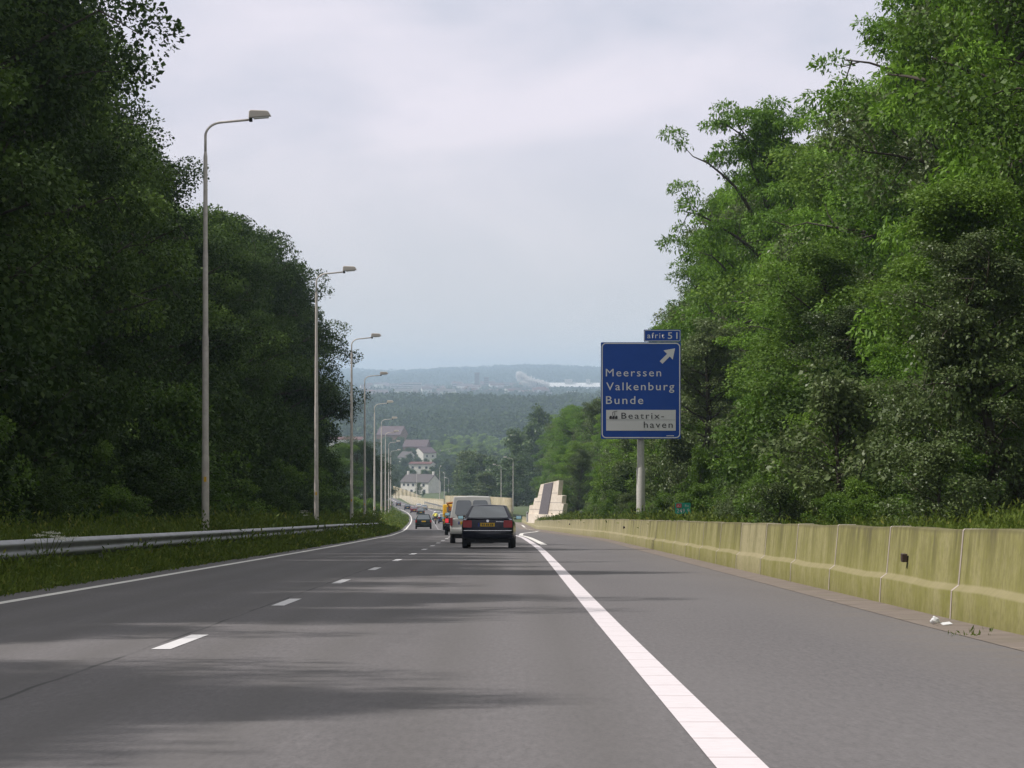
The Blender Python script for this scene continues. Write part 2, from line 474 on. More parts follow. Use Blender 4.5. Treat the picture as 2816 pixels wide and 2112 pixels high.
# ground: grass near, fields and woods far
m = bpy.data.materials.new('ground'); m.use_nodes = True; t = NT(m); M['ground'] = m
pos = t.n('ShaderNodeNewGeometry').outputs['Position']
g1 = t.mix(t.rng(t.noise(pos, 1.5, 6, .65), .3, .7, 0, 1), (.032, .055, .014, 1), (.075, .10, .03, 1))
patch = t.n('ShaderNodeTexVoronoi', {'Vector': t.n('ShaderNodeMapping', {'Vector': pos, 'Scale': (.004, .0016, .004)}).outputs[0], 'Scale': 1.0})
fld = t.mix(t.n('ShaderNodeSeparateColor', {0: patch.outputs['Color']}).outputs[0], (.03, .055, .02, 1), (.11, .13, .05, 1))
fld = t.mix(t.rng(t.noise(t.n('ShaderNodeMapping', {'Vector': pos, 'Scale': (.012, .004, .02)}).outputs[0], 1.0, 6, .65), .42, .58, 0, 1), fld, (.022, .042, .016, 1))
yy = t.n('ShaderNodeSeparateXYZ', {0: pos}).outputs[1]
t.l(t.mix(t.rng(yy, 1800, 4500, 0, 1), g1, fld), t.b.inputs['Base Color']); t.b.inputs['Roughness'].default_value = .95

# ------------------------------------------------------------------ terrain and road sheets
ys = np.concatenate([np.arange(-40, 500, 5.0), np.arange(500, 1300, 12), np.arange(1300, 3600, 60), np.arange(3600, 14001, 200)])
us = np.concatenate([[-2650, -1800, -1200, -800, -550, -380, -260, -180, -120, -80, -55, -40, -30], np.arange(-25, -6.9, 1.5), [-6.6, -3, 0, 3, 4.2, 4.5, 4.75, 5.1, 5.6, 6.2, 7, 8, 9, 10.5, 12, 14, 17, 20, 25, 32, 42, 55, 75, 100, 140, 200, 280, 380, 550, 800, 1200, 1800, 2650]])
YY, UU = np.meshgrid(ys, us, indexing='ij')
XX = UU.copy()
m_near = np.abs(UU) < 60
shift = np.where(YY < 480, np.where(UU > 4, xbar(YY) - 4.43, off(YY)), off(YY))
XX = UU + shift * np.where(m_near, 1, np.clip(1 - (np.abs(UU) - 60) / 400, 0, 1))
XX = np.sort(XX, axis=1)
ZZ = ground(XX, YY)
uu = XX - off(YY)
under = (uu > -6.85) & (XX < np.where(YY < 480, xbar(YY) - .1, off(YY) + 5)) & (YY < 1320)
ZZ = np.where(under, zr(YY) - .10, ZZ)
nv = len(us)
idx = np.arange(len(ys) * nv).reshape(len(ys), nv)
q = np.stack([idx[:-1, :-1], idx[:-1, 1:], idx[1:, 1:], idx[1:, :-1]], -1).reshape(-1, 4)
gr = mobj('ground', mesh_np('ground', np.stack([XX, YY, ZZ], -1).reshape(-1, 3), q), M['ground'], smooth=True)
tag(gr, kind='structure')

def strip(name, y0, y1, fa, fb, lift, material, step=4.0, kind='structure', nacross=1):
    ys = np.concatenate([np.arange(y0, y1, step), [y1]])
    xa = np.array([fa(y) for y in ys]); xb = np.array([fb(y) for y in ys])
    n = nacross + 1
    T = np.linspace(0, 1, n)
    X = xa[:, None] + (xb - xa)[:, None] * T
    Y = np.repeat(ys[:, None], n, 1)
    Z = np.repeat(zr(ys)[:, None], n, 1) + lift
    uv = np.stack([X - off(Y), Y], -1).reshape(-1, 2)
    i = np.arange(len(ys) * n).reshape(len(ys), n)
    q = np.stack([i[:-1, :-1], i[:-1, 1:], i[1:, 1:], i[1:, :-1]], -1).reshape(-1, 4)
    o = mobj(name, mesh_np(name, np.stack([X, Y, Z], -1).reshape(-1, 3), q, uv), material)
    if kind: tag(o, kind=kind)
    return o
RL = 1310
strip('road', -40, RL, lambda y: off(y) - 6.75, lambda y: (xbar(y) - .5) if y < 470 else float(np.interp(y, [470, 560], [xbar(470) - .5, off(560) + 3.2])) if y < 560 else off(y) + 3.2, 0, M['asphalt'], 5, nacross=6)
strip('gutter', -40, 465, lambda y: xbar(y) - .53 - float(np.interp(y, [130, 190, 330], [0, .5, 1.2])), lambda y: xbar(y) + .02, .004, M['gutter'], 5)
def line(name, y0, y1, u, w, material, step=4):
    f = u if callable(u) else (lambda y: u)
    return strip(name, y0, y1, lambda y: off(y) + f(y) - w / 2, lambda y: off(y) + f(y) + w / 2, .004, material, step)
line('road_marking_edge_line', -40, RL, .93, .21, M['paint_edge'], 2.5)
line('road_marking_inner_edge_line', -40, RL, -6.12, .16, M['paint_left'], 3)
# outer line of the slip lane: starts beside the edge line, then kinks out
sl = [(114, 1.28), (150, 1.24), (178, 1.25), (205, 2.1), (240, 4.2), (262, 5.3), (280, 5.75), (300, 5.9), (340, 6.9), (400, 8.4), (455, 9.1)]
sly = np.array([p[0] for p in sl], float); slu = np.array([p[1] for p in sl])
line('road_marking_slip_lane', 114, 455, lambda y: float(np.interp(y, sly, slu)), .24, M['paint_left'], 3)
k = 0
dash_verts, dash_q, dash_uv = [], [], []
for y in np.arange(24.2 - 36.2, 900, 12.05):
    b = len(dash_verts)
    w = .075
    for yy_, s_ in ((y, -1), (y, 1), (y + 3.05, 1), (y + 3.05, -1)):
        dash_verts.append((off(yy_) - 2.72 + s_ * w, yy_, zr(yy_) + .004)); dash_uv.append((s_ * w, yy_))
    dash_q.append((b, b + 1, b + 2, b + 3))
tag(mobj('road_marking_lane_dashes', mesh_np('lane_dashes', dash_verts, dash_q, dash_uv), M['paint_dash']), kind='structure')

# ------------------------------------------------------------------ concrete barrier
def profile_run(prof, pts_y, xf, zf, uoff=0.0):
    """extrude a profile of (inward x, z) along the path"""
    n = len(prof)
    prof = np.array(prof)
    seg = np.sqrt((np.diff(prof, axis=0) ** 2).sum(1))
    V = []; uv = []
    for y in pts_y:
        for (a, b) in prof:
            V.append((xf(y) + a, y, zf(y) + b)); uv.append((y, b))
    i = np.arange(len(pts_y) * n).reshape(len(pts_y), n)
    q = np.stack([i[:-1, :-1], i[:-1, 1:], i[1:, 1:], i[1:, :-1]], -1).reshape(-1, 4)
    return V, q, uv
PB = [(0, -.05), (0.015, .29), (.085, .345), (.135, .895), (.15, .91), (.38, .91), (.40, .895), (.45, .3), (.45, -.05)]
bar = empty('concrete_barrier', (0, 0, 0))
tag(bar, 'long stepped concrete barrier stained with yellow green algae along the hard shoulder', 'barrier')
joints = [31.5 - 6.04 * k for k in range(5, 0, -1)] + [31.5 + 6.04 * k for k in range(0, 74)]
joints = [y for y in joints if y < 470]
for i, (a, b) in enumerate(zip(joints, joints[1:])):
    bump_z = lambda y: zr(y) + .012 * math.sin(y * .9)
    V_, q_, uv_ = profile_run(PB, np.linspace(a + .012, b - .012, 4), xbar, bump_z)
    me = mesh_np('barrier_segment', V_, q_, uv_)
    o = mobj('barrier_segment', me, M['barrier'], bar)
    yc = (a + b) / 2
    p = float(np.interp(yc, [20, 90, 125, 160, 220], [0, .03, .2, .55, .8])) + random.uniform(-.18, .22)
    if 58 < yc < 64 or 128 < yc < 140: p = .55
    if 52 < yc < 58: p += .1
    o.color = (max(0, p), 0, 0, 1)
    if a < 330:
        jm = MB()
        w = .085
        pr = [(x - .004 if x < .2 else x, z + (.003 if z > .5 else 0)) for x, z in PB[1:6]]
        pr = [(PB[0][0] - .004, 0.0)] + pr
        for (x0, z0), (x1, z1) in zip(pr, pr[1:]):
            yj = b
            bx, bz = float(xbar(yj)), float(zr(yj)) + .012 * math.sin(yj * .9)
            jm.face([(bx + x0, yj - w / 2, bz + z0), (bx + x0, yj + w / 2, bz + z0), (bx + x1, yj + w / 2, bz + z1), (bx + x1, yj - w / 2, bz + z1)])
        jm.build('joint', M['mortar'], bar)
for yj, dz in ((35.7, .565), (125, .60), (205, .62), (380, .6)):
    bx, bz = float(xbar(yj)), float(zr(yj))
    MB().box((bx + .06, yj, bz + dz), (.06, .15, .095), bevel=.006).box((bx + .09, yj, bz + dz), (.06, .05, .05)).build('reflector', M['reflector'], bar)

# ------------------------------------------------------------------ steel guardrail on the left verge
def urail(y): return off(y) - 7.55 - float(np.interp(y, [100, 273], [0, .7]))
rail = empty('steel_guardrail', (0, 0, 0))
tag(rail, 'galvanised steel guardrail curving through the weeds of the verge', 'guardrail')
W = [(.00, .0), (.02, .03), (.075, .055), (.085, .085), (.02, .13), (.005, .155), (.02, .18), (.085, .225), (.075, .255), (.02, .285), (.0, .31)]
yr = np.concatenate([np.arange(8, 276, 2.0)])
def zrail(y): return float(zr(y)) + float(np.interp(y, [8, 255, 275], [.37, .37, .1]))
V_, q_, uv_ = profile_run(W, yr, urail, zrail)
me = mesh_np('beam', V_, q_, uv_)
bo = mobj('beam', me, M['steel'], rail, smooth=True)
sm = bo.modifiers.new('thickness', 'SOLIDIFY'); sm.thickness = .004
for y in np.arange(10, 274, 4.0):
    x = urail(y)
    MB().box((x - .09, y, zr(y) + .2), (.06, .10, .95)).box((x - .03, y, zrail(y) + .155), (.07, .09, .2)).build('post', M['steel'], rail)
for y in np.arange(14, 272, 16.0):
    x = urail(y)
    MB().box((x + .012, y, zrail(y) + .155), (.012, .30, .02)).build('splice_bolts', M['steel'], rail)

# ------------------------------------------------------------------ lamp posts
def make_lamp():
    root = empty('lamp_post', (0, 0, 0))
    MB().tube([(0, 0, -.6), (0, 0, 2.6), (0, 0, 2.64), (0, 0, 2.7), (0, 0, 5.9), (0, 0, 5.98), (0, 0, 8.2), (0, 0, 8.28), (0, 0, 10.85), (0, 0, 11.0)],
              [.105, .10, .10, .09, .086, .076, .07, .062, .055, .035], 14).build('pole', M['lamp_paint'], root, angle=40)
    pts = [(0, 0, 10.9), (0, 0, 11.35)]
    for k in range(0, 11):
        a = R(180 - 84 * k / 10)
        pts.append((.48 + .48 * math.cos(a), 0, 11.42 + .38 * math.sin(a)))
    pts += [(1.25, 0, 11.875)]
    MB().tube(pts, [.036] * 4 + [.033] * (len(pts) - 4), 10).build('arm', M['lamp_paint'], root, smooth=True)
    h = MB()
    # sloped luminaire housing, thicker at its neck
    prof = [(1.18, 11.90), (1.24, 11.92), (1.80, 11.965), (1.72, 12.10), (1.66, 12.12), (1.24, 12.135), (1.19, 12.10)]
    h.prism(prof, .24, 'y', -.12)
    hd = h.build('lamp_head', M['lamp_head'], root)
    bv = hd.modifiers.new('round', 'BEVEL'); bv.width = .02; bv.segments = 2
    MB().box((1.52, 0, 11.925), (.42, .19, .05), Matrix.Rotation(R(-4.5), 3, 'Y'), .015).build('lens', M['lamp_glass'], hd)
    MB().box((1.24, 0, 11.86), (.09, .07, .10), bevel=.01).build('clamp', M['black'], root)
    MB().box((.0, -.102, 2.05), (.07, .02, .14)).build('number_plate', M['yellow'], root)
    MB().box((.0, -.10, .75), (.10, .02, .45), bevel=.006).build('hatch', M['lamp_paint'], root)
    return root
LP = [(565, 90), (870, 146), (967, 206), (1003, 263), (1030, 334), (1049, 394), (1060, 460), (1069, 522), (1074.5, 595)]
lamp_first = make_lamp()
ordinal = ['tallest and nearest', 'second nearest', 'third nearest', 'fourth nearest', 'fifth nearest', 'sixth nearest', 'seventh nearest', 'second to last', 'last']
for i, (px, Y) in enumerate(LP):
    o = lamp_first if i == 0 else copy_tree(lamp_first)
    x = PX(px, Y)
    base_z = float(zr(Y)) - .05
    sc_l = (PZ([238, 575, 720, 803, 865, 900, 929, 951, 970][i] * 2816 / 2212, Y) - base_z) / 12.13
    o.location = (x, Y, base_z)
    o.scale = (sc_l, sc_l, sc_l)
    o.rotation_euler = (0, 0, R(random.uniform(-2, 2) - 1.5 * i * .4))
    tag(o, ('pale curved-arm street lamp, %s in the row behind the guardrail' % ordinal[i]), 'street lamp', 'street lamps behind the guardrail')
LR = [(1411, 604, 10.0, 'tallest'), (1378, 690, 10.3, 'second tallest'), (1366, 760, 10.2, 'third tallest'), (1386, 800, 10.0, 'shortest')]
for i, (px, Y, h, w) in enumerate(LR):
    o = copy_tree(lamp_first)
    o.location = (PX(px, Y), Y, [PZ(1265, 604), PZ(1284, 690), PZ(1299, 760), PZ(1306, 800)][i] - 12.12)
    o.rotation_euler = (0, 0, R(180 + 10))
    tag(o, 'far street lamp turned towards the road, %s of four beyond the beige wall' % w, 'street lamp', 'street lamps beyond the wall')
for i, (px, Y, ptop, w) in enumerate([(1209, 860, 1288, 'behind the wall end'), (1222, 1010, 1305, 'next to the gable of the white house'), (1146, 1060, 1292, 'in front of the white house'), (1234, 1080, 1318, 'before the dark trees beside the house')]):
    o = copy_tree(lamp_first)
    o.location = (PX(px, Y), Y, PZ(ptop, Y) - 12.1)
    o.rotation_euler = (0, 0, R(80 + 20 * i))
    tag(o, 'thin distant lamp post %s' % w, 'street lamp', 'distant lamp posts')

# ------------------------------------------------------------------ direction sign
SY = 136.0
sc_ = .00344
def sx(zx): return (zx - 745) * sc_
def sz(zy): return (1508 - zy) * sc_
sign = empty('direction_sign', (PX(1762, SY), SY, PZ(1206.6, SY)))
sign.rotation_euler = (0, 0, R(-3))
tag(sign, 'large blue motorway exit sign with white place names on a single round post', 'road sign')
gz = G(PX(1762, SY), SY) - PZ(1206.6, SY)
MB().prism(roundrect(sx(240), sx(1252), sz(1510), sz(285), .03), .06, 'y', 0).build('panel', M['sign_blue'], sign)
MB().prism(roundrect(sx(785), sx(1252), sz(277), sz(125), .03), .06, 'y', 0).build('exit_panel', M['sign_blue'], sign)
def ring(x0, x1, z0, z1, r, w, y, name):
    b = MB()
    A = roundrect(x0, x1, z0, z1, r); B = roundrect(x0 + w, x1 - w, z0 + w, z1 - w, r - w)
    for k in range(len(A)):
        k2 = (k + 1) % len(A)
        b.face([(A[k][0], y, A[k][1]), (A[k2][0], y, A[k2][1]), (B[k2][0], y, B[k2][1]), (B[k][0], y, B[k][1])])
    return b.build(name, M['sign_white'], sign)
ring(sx(250), sx(1245), sz(1500), sz(292), .19, .045, -.004, 'border')
ring(sx(791), sx(1246), sz(271), sz(131), .06, .022, -.004, 'border')
MB().prism(roundrect(sx(307), sx(1188), sz(1405), sz(1142), .012), .004, 'y', -.005).build('white_field', M['sign_white'], sign)
MB().box((sx(747), -.0065, sz(1267)), (sx(1186) - sx(309), .002, .008)).build('seam', M['sign_back'], sign)
for txt, x0, x1, zt, zb, mm in (('Meerssen', 303, 1003, 622, 718, 'sign_white'), ('Valkenburg', 308, 1170, 795, 925, 'sign_white'), ('Bunde', 305, 778, 968, 1068, 'sign_white'),
                                ('afrit', 828, 1045, 165, 235, 'sign_white'), ('51', 1088, 1210, 160, 243, 'sign_white'),
                                ('Beatrix-', 500, 1040, 1178, 1255, 'sign_ink'), ('haven', 783, 1150, 1290, 1370, 'sign_ink')):
    text_mesh(txt, sx(x0), sx(x1), sz(zb), sz(zt), -.004 if mm == 'sign_white' else -.009, M[mm], 'lettering', sign, .035)
MB().prism([(sx(a), sz(b)) for a, b in ((1180, 362), (1033, 388), (1078, 432), (985, 525), (1020, 558), (1113, 465), (1150, 505))], .003, 'y', -.005).build('arrow', M['sign_white'], sign)
ic = MB()
for k in range(3):
    x0 = 347 + 36 * k
    ic.prism([(sx(x0), sz(1258)), (sx(x0 + 32), sz(1258)), (sx(x0 + 32), sz(1222)), (sx(x0 + 18), sz(1214)), (sx(x0), sz(1230))], .003, 'y', -.009)
ic.prism([(sx(386), sz(1216)), (sx(392), sz(1216)), (sx(392), sz(1172)), (sx(386), sz(1172))], .003, 'y', -.009)
ic.prism([(sx(412), sz(1216)), (sx(418), sz(1216)), (sx(418), sz(1172)), (sx(412), sz(1172))], .003, 'y', -.009)
ic.prism([(sx(390), sz(1170)), (sx(415), sz(1160)), (sx(448), sz(1154)), (sx(448), sz(1160)), (sx(415), sz(1166)), (sx(392), sz(1176))], .003, 'y', -.009)
ic.build('factory_symbol', M['sign_ink'], sign)
MB().box((sx(1118), -.005, sz(1470)), (sx(1165) - sx(1070), .003, .03)).build('maker_mark', M['sign_white'], sign)
zsw = PZ(1284, SY) - PZ(1206.6, SY)
MB().tube([(0, .24, gz - .5), (0, .24, zsw - .06), (0, .24, zsw), (0, .24, 2.0), (0, .24, sz(300))], [.19, .19, .155, .15, .14], 20).build('post', M['post_grey'], sign, angle=40)
for zz in (.5, 2.1, 3.6):
    MB().box((0, .085, zz), (3.2, .05, .09)).build('bracket', M['sign_back'], sign)

# hectometre board
hm = empty('distance_marker', (PX(1878, 102), 102, PZ(1413, 102)))
tag(hm, 'small green distance board reading 249.9 above the barrier', 'marker sign')
MB().prism(roundrect(-.25, .25, 0, .36, .02), .02, 'y', 0).build('panel', M['sign_green'], hm)
MB().prism(roundrect(-.215, -.045, .20, .335, .015), .004, 'y', -.005).build('road_number_field', M['sign_red'], hm)
text_mesh('A2', -.19, -.07, .225, .305, -.008, M['sign_white'], 'lettering', hm, .02)
text_mesh('Re', .07, .19, .225, .305, -.004, M['sign_white'], 'lettering', hm, .02)
text_mesh('249.9', -.20, .21, .04, .17, -.004, M['sign_white'], 'lettering', hm, .03)
MB().tube([(.03, .05, -1.3), (.03, .05, .3)], .03, 8).build('post', M['black'], hm)

# ------------------------------------------------------------------ stepped stone pylon
py_ = 350.0
ps = py_ / 8580.0
rot = 52.0
ca = math.cos(R(rot))
pyl = empty('stepped_pylon', (PX(1500, py_), py_, PZ(1423, py_)), R(-rot))
tag(pyl, 'leaning stepped stone pylon with a dark central band behind the barrier', 'monument')
def pp(x, y): return ((x - 1500) * ps / ca, (1423 - y) * ps)
out = [(1454, 1440), (1454, 1422), (1456.5, 1392), (1466.7, 1390), (1470, 1372), (1478.5, 1369), (1487, 1333), (1536.7, 1319.4), (1533, 1360), (1545.6, 1361), (1543.5, 1383), (1549, 1383.5), (1543, 1423), (1543, 1440)]
MB().prism([pp(*p) for p in out], .62, 'y', 0).build('shaft', M['pylon_stone'], pyl)
MB().prism([pp(*p) for p in ((1497, 1331.5), (1521.5, 1324.8), (1505.5, 1419.5), (1481.8, 1419.5))], .10, 'y', -.06).build('dark_band', M['pylon_dark'], pyl)
MB().prism([pp(*p) for p in ((1452, 1440), (1452, 1414.5), (1545, 1414.5), (1545, 1440))], .80, 'y', -.10).build('plinth', M['pylon_stone'], pyl)
for (xa, xb_, yy1) in ((1457, 1489, 1402), (1507, 1547, 1402), (1472, 1492, 1381), (1512, 1543, 1381), (1480, 1494, 1362), (1515, 1532, 1355)):
    a = pp(xa, yy1); b = pp(xb_, yy1 - 1.2)
    MB().prism([(a[0], a[1]), (b[0], b[1]), (b[0], b[1] - .035), (a[0], a[1] - .035)], .02, 'y', -.008).build('course_joint', M['pylon_dark'], pyl)
bx = empty('cable_cabinet', (PX(1599, 235), 235, G(PX(1599, 235), 235)))
tag(bx, 'small grey roadside cabinet half hidden in weeds near the pylon', 'cabinet')
MB().box((0, 0, .45), (.26, .22, .9), bevel=.015).build('body', mat('cabinet_grey', (.22, .21, .22), .6), bx)
MB().box((0, 0, .92), (.30, .26, .04), bevel=.01).build('lid', M['post_grey'], bx)
wp = empty('marker_post', (PX(1450, 344), 344, PZ(1425, 344)))
tag(wp, 'short white marker post at the foot of the stepped pylon', 'post')
MB().box((0, 0, .15), (.20, .08, 1.1), bevel=.02).build('shaft', M['sign_white'], wp)
MB().box((0, -.045, .55), (.13, .01, .14)).build('reflector', M['reflector'], wp)

# ------------------------------------------------------------------ noise wall and far barrier
def wall_run(name, label, cat, pts, thick, npan, material, pale=.3, cap=True):
    """pts: (x, y, ztop, zbottom)"""
    root = empty(name, (0, 0, 0)); tag(root, label, cat)
    P = np.array(pts, float)
    d = np.concatenate([[0], np.cumsum(np.hypot(np.diff(P[:, 0]), np.diff(P[:, 1])))])
    T = np.linspace(0, d[-1], npan + 1)
    f = lambda t: np.array([np.interp(t, d, P[:, k]) for k in range(4)])
    for a, b in zip(T, T[1:]):
        A, B = f(a + .06), f(b - .06)
        n = np.array([B[1] - A[1], -(B[0] - A[0])]); n = n / np.linalg.norm(n) * thick
        V = [(A[0], A[1], A[3]), (B[0], B[1], B[3]), (B[0], B[1], B[2]), (A[0], A[1], A[2])]
        V += [(x + n[0], y + n[1], z) for x, y, z in V]
        q = [(0, 1, 2, 3), (7, 6, 5, 4), (3, 2, 6, 7), (0, 3, 7, 4), (1, 5, 6, 2)]
        uv = [(a, 0), (b, 0), (b, A[2] - A[3]), (a, A[2] - A[3])] * 2
        o = mobj('panel', mesh_np('panel', V, q, uv), material, root)
        o.color = (pale + random.uniform(-.1, .15), 0, 0, 1)
    return root
wall_run('noise_wall', 'beige concrete wall panels seen over the roof of the dark blue saloon', 'wall',
         [(PX(1397, 530), 530, PZ(1369.5, 530), -24.5), (PX(1352, 575), 575, PZ(1366.5, 575), -26), (PX(1300, 630), 630, PZ(1364, 630), -28), (PX(1224, 720), 720, PZ(1363, 720), -31)], .8, 9, M['wall_beige'], .3)
wall_run('far_barrier', 'low pale concrete barrier along the far bend of the motorway', 'barrier',
         [(PX(1218, 800), 800, PZ(1372.5, 800), -33.5), (PX(1165, 980), 980, PZ(1370, 980), -39.6), (PX(1104, 1200), 1200, PZ(1362.5, 1200), -45), (PX(1070, 1290), 1290, PZ(1357, 1290), -47)], .5, 26, M['wall_beige'], .3)
frail = empty('far_guardrail', (0, 0, 0))
tag(frail, 'steel guardrail above the grass strip at the far bend', 'guardrail')
yr2 = np.arange(640, 850, 6.0)
fx = lambda y: PX(np.interp(y, [640, 735, 845], [1225, 1197, 1166]), y)
fz = lambda y: PZ(np.interp(y, [640, 735, 845], [1393, 1386, 1379]), y) - .3
V_, q_, uv_ = profile_run(W, yr2, fx, fz)
fb = mobj('beam', mesh_np('beam', V_, q_, uv_), M['steel'], frail, smooth=True)
for y in np.arange(644, 845, 12.0):
    MB().box((fx(y) - .06, y, fz(y) - .2), (.08, .1, 1.0)).build('post', M['steel'], frail)
gs = strip('grass_strip', 600, 900, lambda y: off(y) + 3.3, lambda y: off(y) + 3.3 + 3.0, .03, M['soil_grass'], 8)

# ------------------------------------------------------------------ vehicles (rear at local y = 0, driving along +y)
def loft(bm, stations):
    rings = []
    for (y, w, zb, zt) in stations:
        zs = zt - .05
        half = [(0, zb), (.80 * w, zb), (.955 * w, zb + .05), (w, zb + .42 * (zs - zb)), (w * .995, zb + .75 * (zs - zb)), (w * .955, zs), (w * .86, zt), (0, zt + .015)]
        ring = [(x, z) for x, z in half] + [(-x, z) for x, z in reversed(half[1:-1])]
        rings.append([bm.verts.new((x, y, z)) for x, z in ring])
    n = len(rings[0])
    for a, b in zip(rings, rings[1:]):
        for k in range(n):
            bm.faces.new((a[k], b[k], b[(k + 1) % n], a[(k + 1) % n]))
    bm.faces.new(rings[0]); bm.faces.new(list(reversed(rings[-1])))
def face_panel(corners, mu, mv, r, off_, name, mat_, parent, squeeze=0.0):
    """rounded pane lying in a bilinear face (bl, br, tr, tl), raised by off_"""
    bl, br, tr, tl = [Vector(c) for c in corners]
    nrm = (br - bl).cross(tl - bl).normalized()
    W_, H_ = (br - bl).length, (tl - bl).length
    P = roundrect(mu[0] * W_, (1 - mu[1]) * W_, mv[0] * H_, (1 - mv[1]) * H_, r, 3)
    b = MB()
    pts = []
    for a, c in P:
        u, v = a / W_, c / H_
        p = bl * (1 - u) * (1 - v) + br * u * (1 - v) + tr * u * v + tl * (1 - u) * v
        pts.append(p + nrm * off_)
    A = [b.bm.verts.new(p) for p in pts]
    B = [b.bm.verts.new(p - nrm * (off_ + .004)) for p in pts]
    b.bm.faces.new(A)
    for k in range(len(A)):
        b.bm.faces.new((A[k], B[k], B[(k + 1) % len(A)], A[(k + 1) % len(A)]))
    return b.build(name, mat_, parent)
def wheel(parent, x, y, r, w):
    b = MB()
    pr = [(-.5, .62), (-.5, .93), (-.40, 1.0), (.40, 1.0), (.5, .93), (.5, .62)]
    n = 24
    rings = [[b.bm.verts.new((x + a * w, y + r * q_ * math.cos(2 * math.pi * k / n), r + r * q_ * math.sin(2 * math.pi * k / n))) for k in range(n)] for a, q_ in pr]
    for p, s in zip(rings, rings[1:]):
        for k in range(n): b.bm.faces.new((p[k], p[(k + 1) % n], s[(k + 1) % n], s[k]))
    t_ = b.build('wheel', M['tyre'], parent, angle=50)
    rb = MB()
    for sgn in (-1, 1):
        rb.tube([(x + sgn * w * .25, y, r), (x + sgn * w * .47, y, r)], [r * .62, r * .60], 20)
    rb.build('rim', M['rim'], t_, angle=40)
paint_cache = {}
def car_paint(c, rough=.25):
    k = (c, rough)
    if k not in paint_cache:
        paint_cache[k] = mat('car_paint', c, rough, .0, .35, coat=.25, noise=(1.7, tuple(v * .82 for v in c), .6))
    return paint_cache[k]
def make_car(name, p):
    root = empty(name, (0, 0, 0))
    pm = car_paint(p['col'])
    bm = bmesh.new(); loft(bm, p['st'])
    b = MB(); b.bm.free(); b.bm = bm
    body = b.build('body', pm, root, smooth=True)
    ss = body.modifiers.new('smooth', 'SUBSURF'); ss.levels = 1; ss.render_levels = 2
    yrb, yfb, wb, zb, yrt, yft, wt, zt = p['cab']
    c = {}
    c['rb'] = [(-wb, yrb, zb), (wb, yrb, zb)]; c['fb'] = [(-wb, yfb, zb), (wb, yfb, zb)]
    c['rt'] = [(-wt, yrt, zt), (wt, yrt, zt)]; c['ft'] = [(-wt, yft, zt), (wt, yft, zt)]
    ca = MB()
    v = {k: [ca.bm.verts.new(q_) for q_ in pts] for k, pts in c.items()}
    crown = [ca.bm.verts.new((0, yrt + .03, zt + .028)), ca.bm.verts.new((0, yft - .03, zt + .028))]
    for f in ((v['rb'][0], v['rb'][1], v['rt'][1], crown[0], v['rt'][0]), (v['fb'][1], v['fb'][0], v['ft'][0], crown[1], v['ft'][1]),
              (v['rb'][1], v['fb'][1], v['ft'][1], v['rt'][1]), (v['fb'][0], v['rb'][0], v['rt'][0], v['ft'][0]),
              (v['rt'][0], crown[0], crown[1], v['ft'][0]), (crown[0], v['rt'][1], v['ft'][1], crown[1]), (v['rb'][0], v['fb'][0], v['fb'][1], v['rb'][1])):
        ca.bm.faces.new(f)
    cab = ca.build('cabin', car_paint(p['roof']) if p.get('roof') else pm, root, angle=35)
    bv = cab.modifiers.new('round', 'BEVEL'); bv.width = .045; bv.segments = 3
    g = M['glass_car']
    rear = (c['rb'][0], c['rb'][1], c['rt'][1], c['rt'][0])
    if p.get('split'):
        mid = lambda a, q_, t_: tuple(a[i] + (q_[i] - a[i]) * t_ for i in range(3))
        L_ = (c['rb'][0], mid(c['rb'][0], c['rb'][1], .5), mid(c['rt'][0], c['rt'][1], .5), c['rt'][0])
        R_ = (mid(c['rb'][0], c['rb'][1], .5), c['rb'][1], c['rt'][1], mid(c['rt'][0], c['rt'][1], .5))
        face_panel(L_, (.19, .05), p['rwm'], .09, .010, 'rear_window', g, root)
        face_panel(R_, (.05, .19), p['rwm'], .09, .010, 'rear_window', g, root)
    else:
        face_panel(rear, (.075, .075), p['rwm'], .07, .008, 'rear_window', g, root)
    face_panel((c['fb'][1], c['fb'][0], c['ft'][0], c['ft'][1]), (.06, .06), (.06, .08), .07, .008, 'windscreen', g, root)
    for s_ in (0, 1):
        A, B, C_, D = ((c['rb'][1], c['fb'][1], c['ft'][1], c['rt'][1]) if s_ else (c['fb'][0], c['rb'][0], c['rt'][0], c['ft'][0]))
        lerp = lambda a, q_, t_: tuple(a[i] + (q_[i] - a[i]) * t_ for i in range(3))
        for t0, t1 in (((.06, .47), (.51, .93)) if not p.get('panelvan') else ((((.62, .93),) if s_ else ((.07, .38),)))):
            face_panel((lerp(A, B, t0), lerp(A, B, t1), lerp(D, C_, t1), lerp(D, C_, t0)), (.02, .02), (.12, .10), .05, .008, 'side_window', g, root)
    for s_ in (-1, 1):
        for (x0, x1, z0, z1, d, lit) in p['lamps']:
            m_ = M['red_lit'] if lit and (lit == 2 or s_ < 0) else M['red_lens']
            q_ = MB().prism(roundrect(min(s_ * x0, s_ * x1), max(s_ * x0, s_ * x1), z0, z1, .03, 3), d, 'y', p['ly'])
            q_.build('tail_light', m_, root)
    pz, pw = p['plate']
    pl = MB().box((p.get('px', 0) + .025, p['py'], pz), (pw - .05, .012, .115), bevel=.004).build('licence_plate', M['plate'], root)
    MB().box((p.get('px', 0) - pw / 2, p['py'], pz), (.05, .012, .115), bevel=.004).build('country_band', M['plate_blue'], pl)
    if p.get('ink'):
        tb = MB()
        for kx in (-.17, -.115, -.035, .02, .10, .155):
            tb.box((p.get('px', 0) + .035 + kx, p['py'] - .0075, pz), (.034, .003, .068))
            tb.box((p.get('px', 0) + .035 + kx, p['py'] - .0075, pz), (.010, .004, .04))
        tb.build('plate_characters', M['plate_ink'], pl)
    bz0, bz1, by, bw = p['bumper']
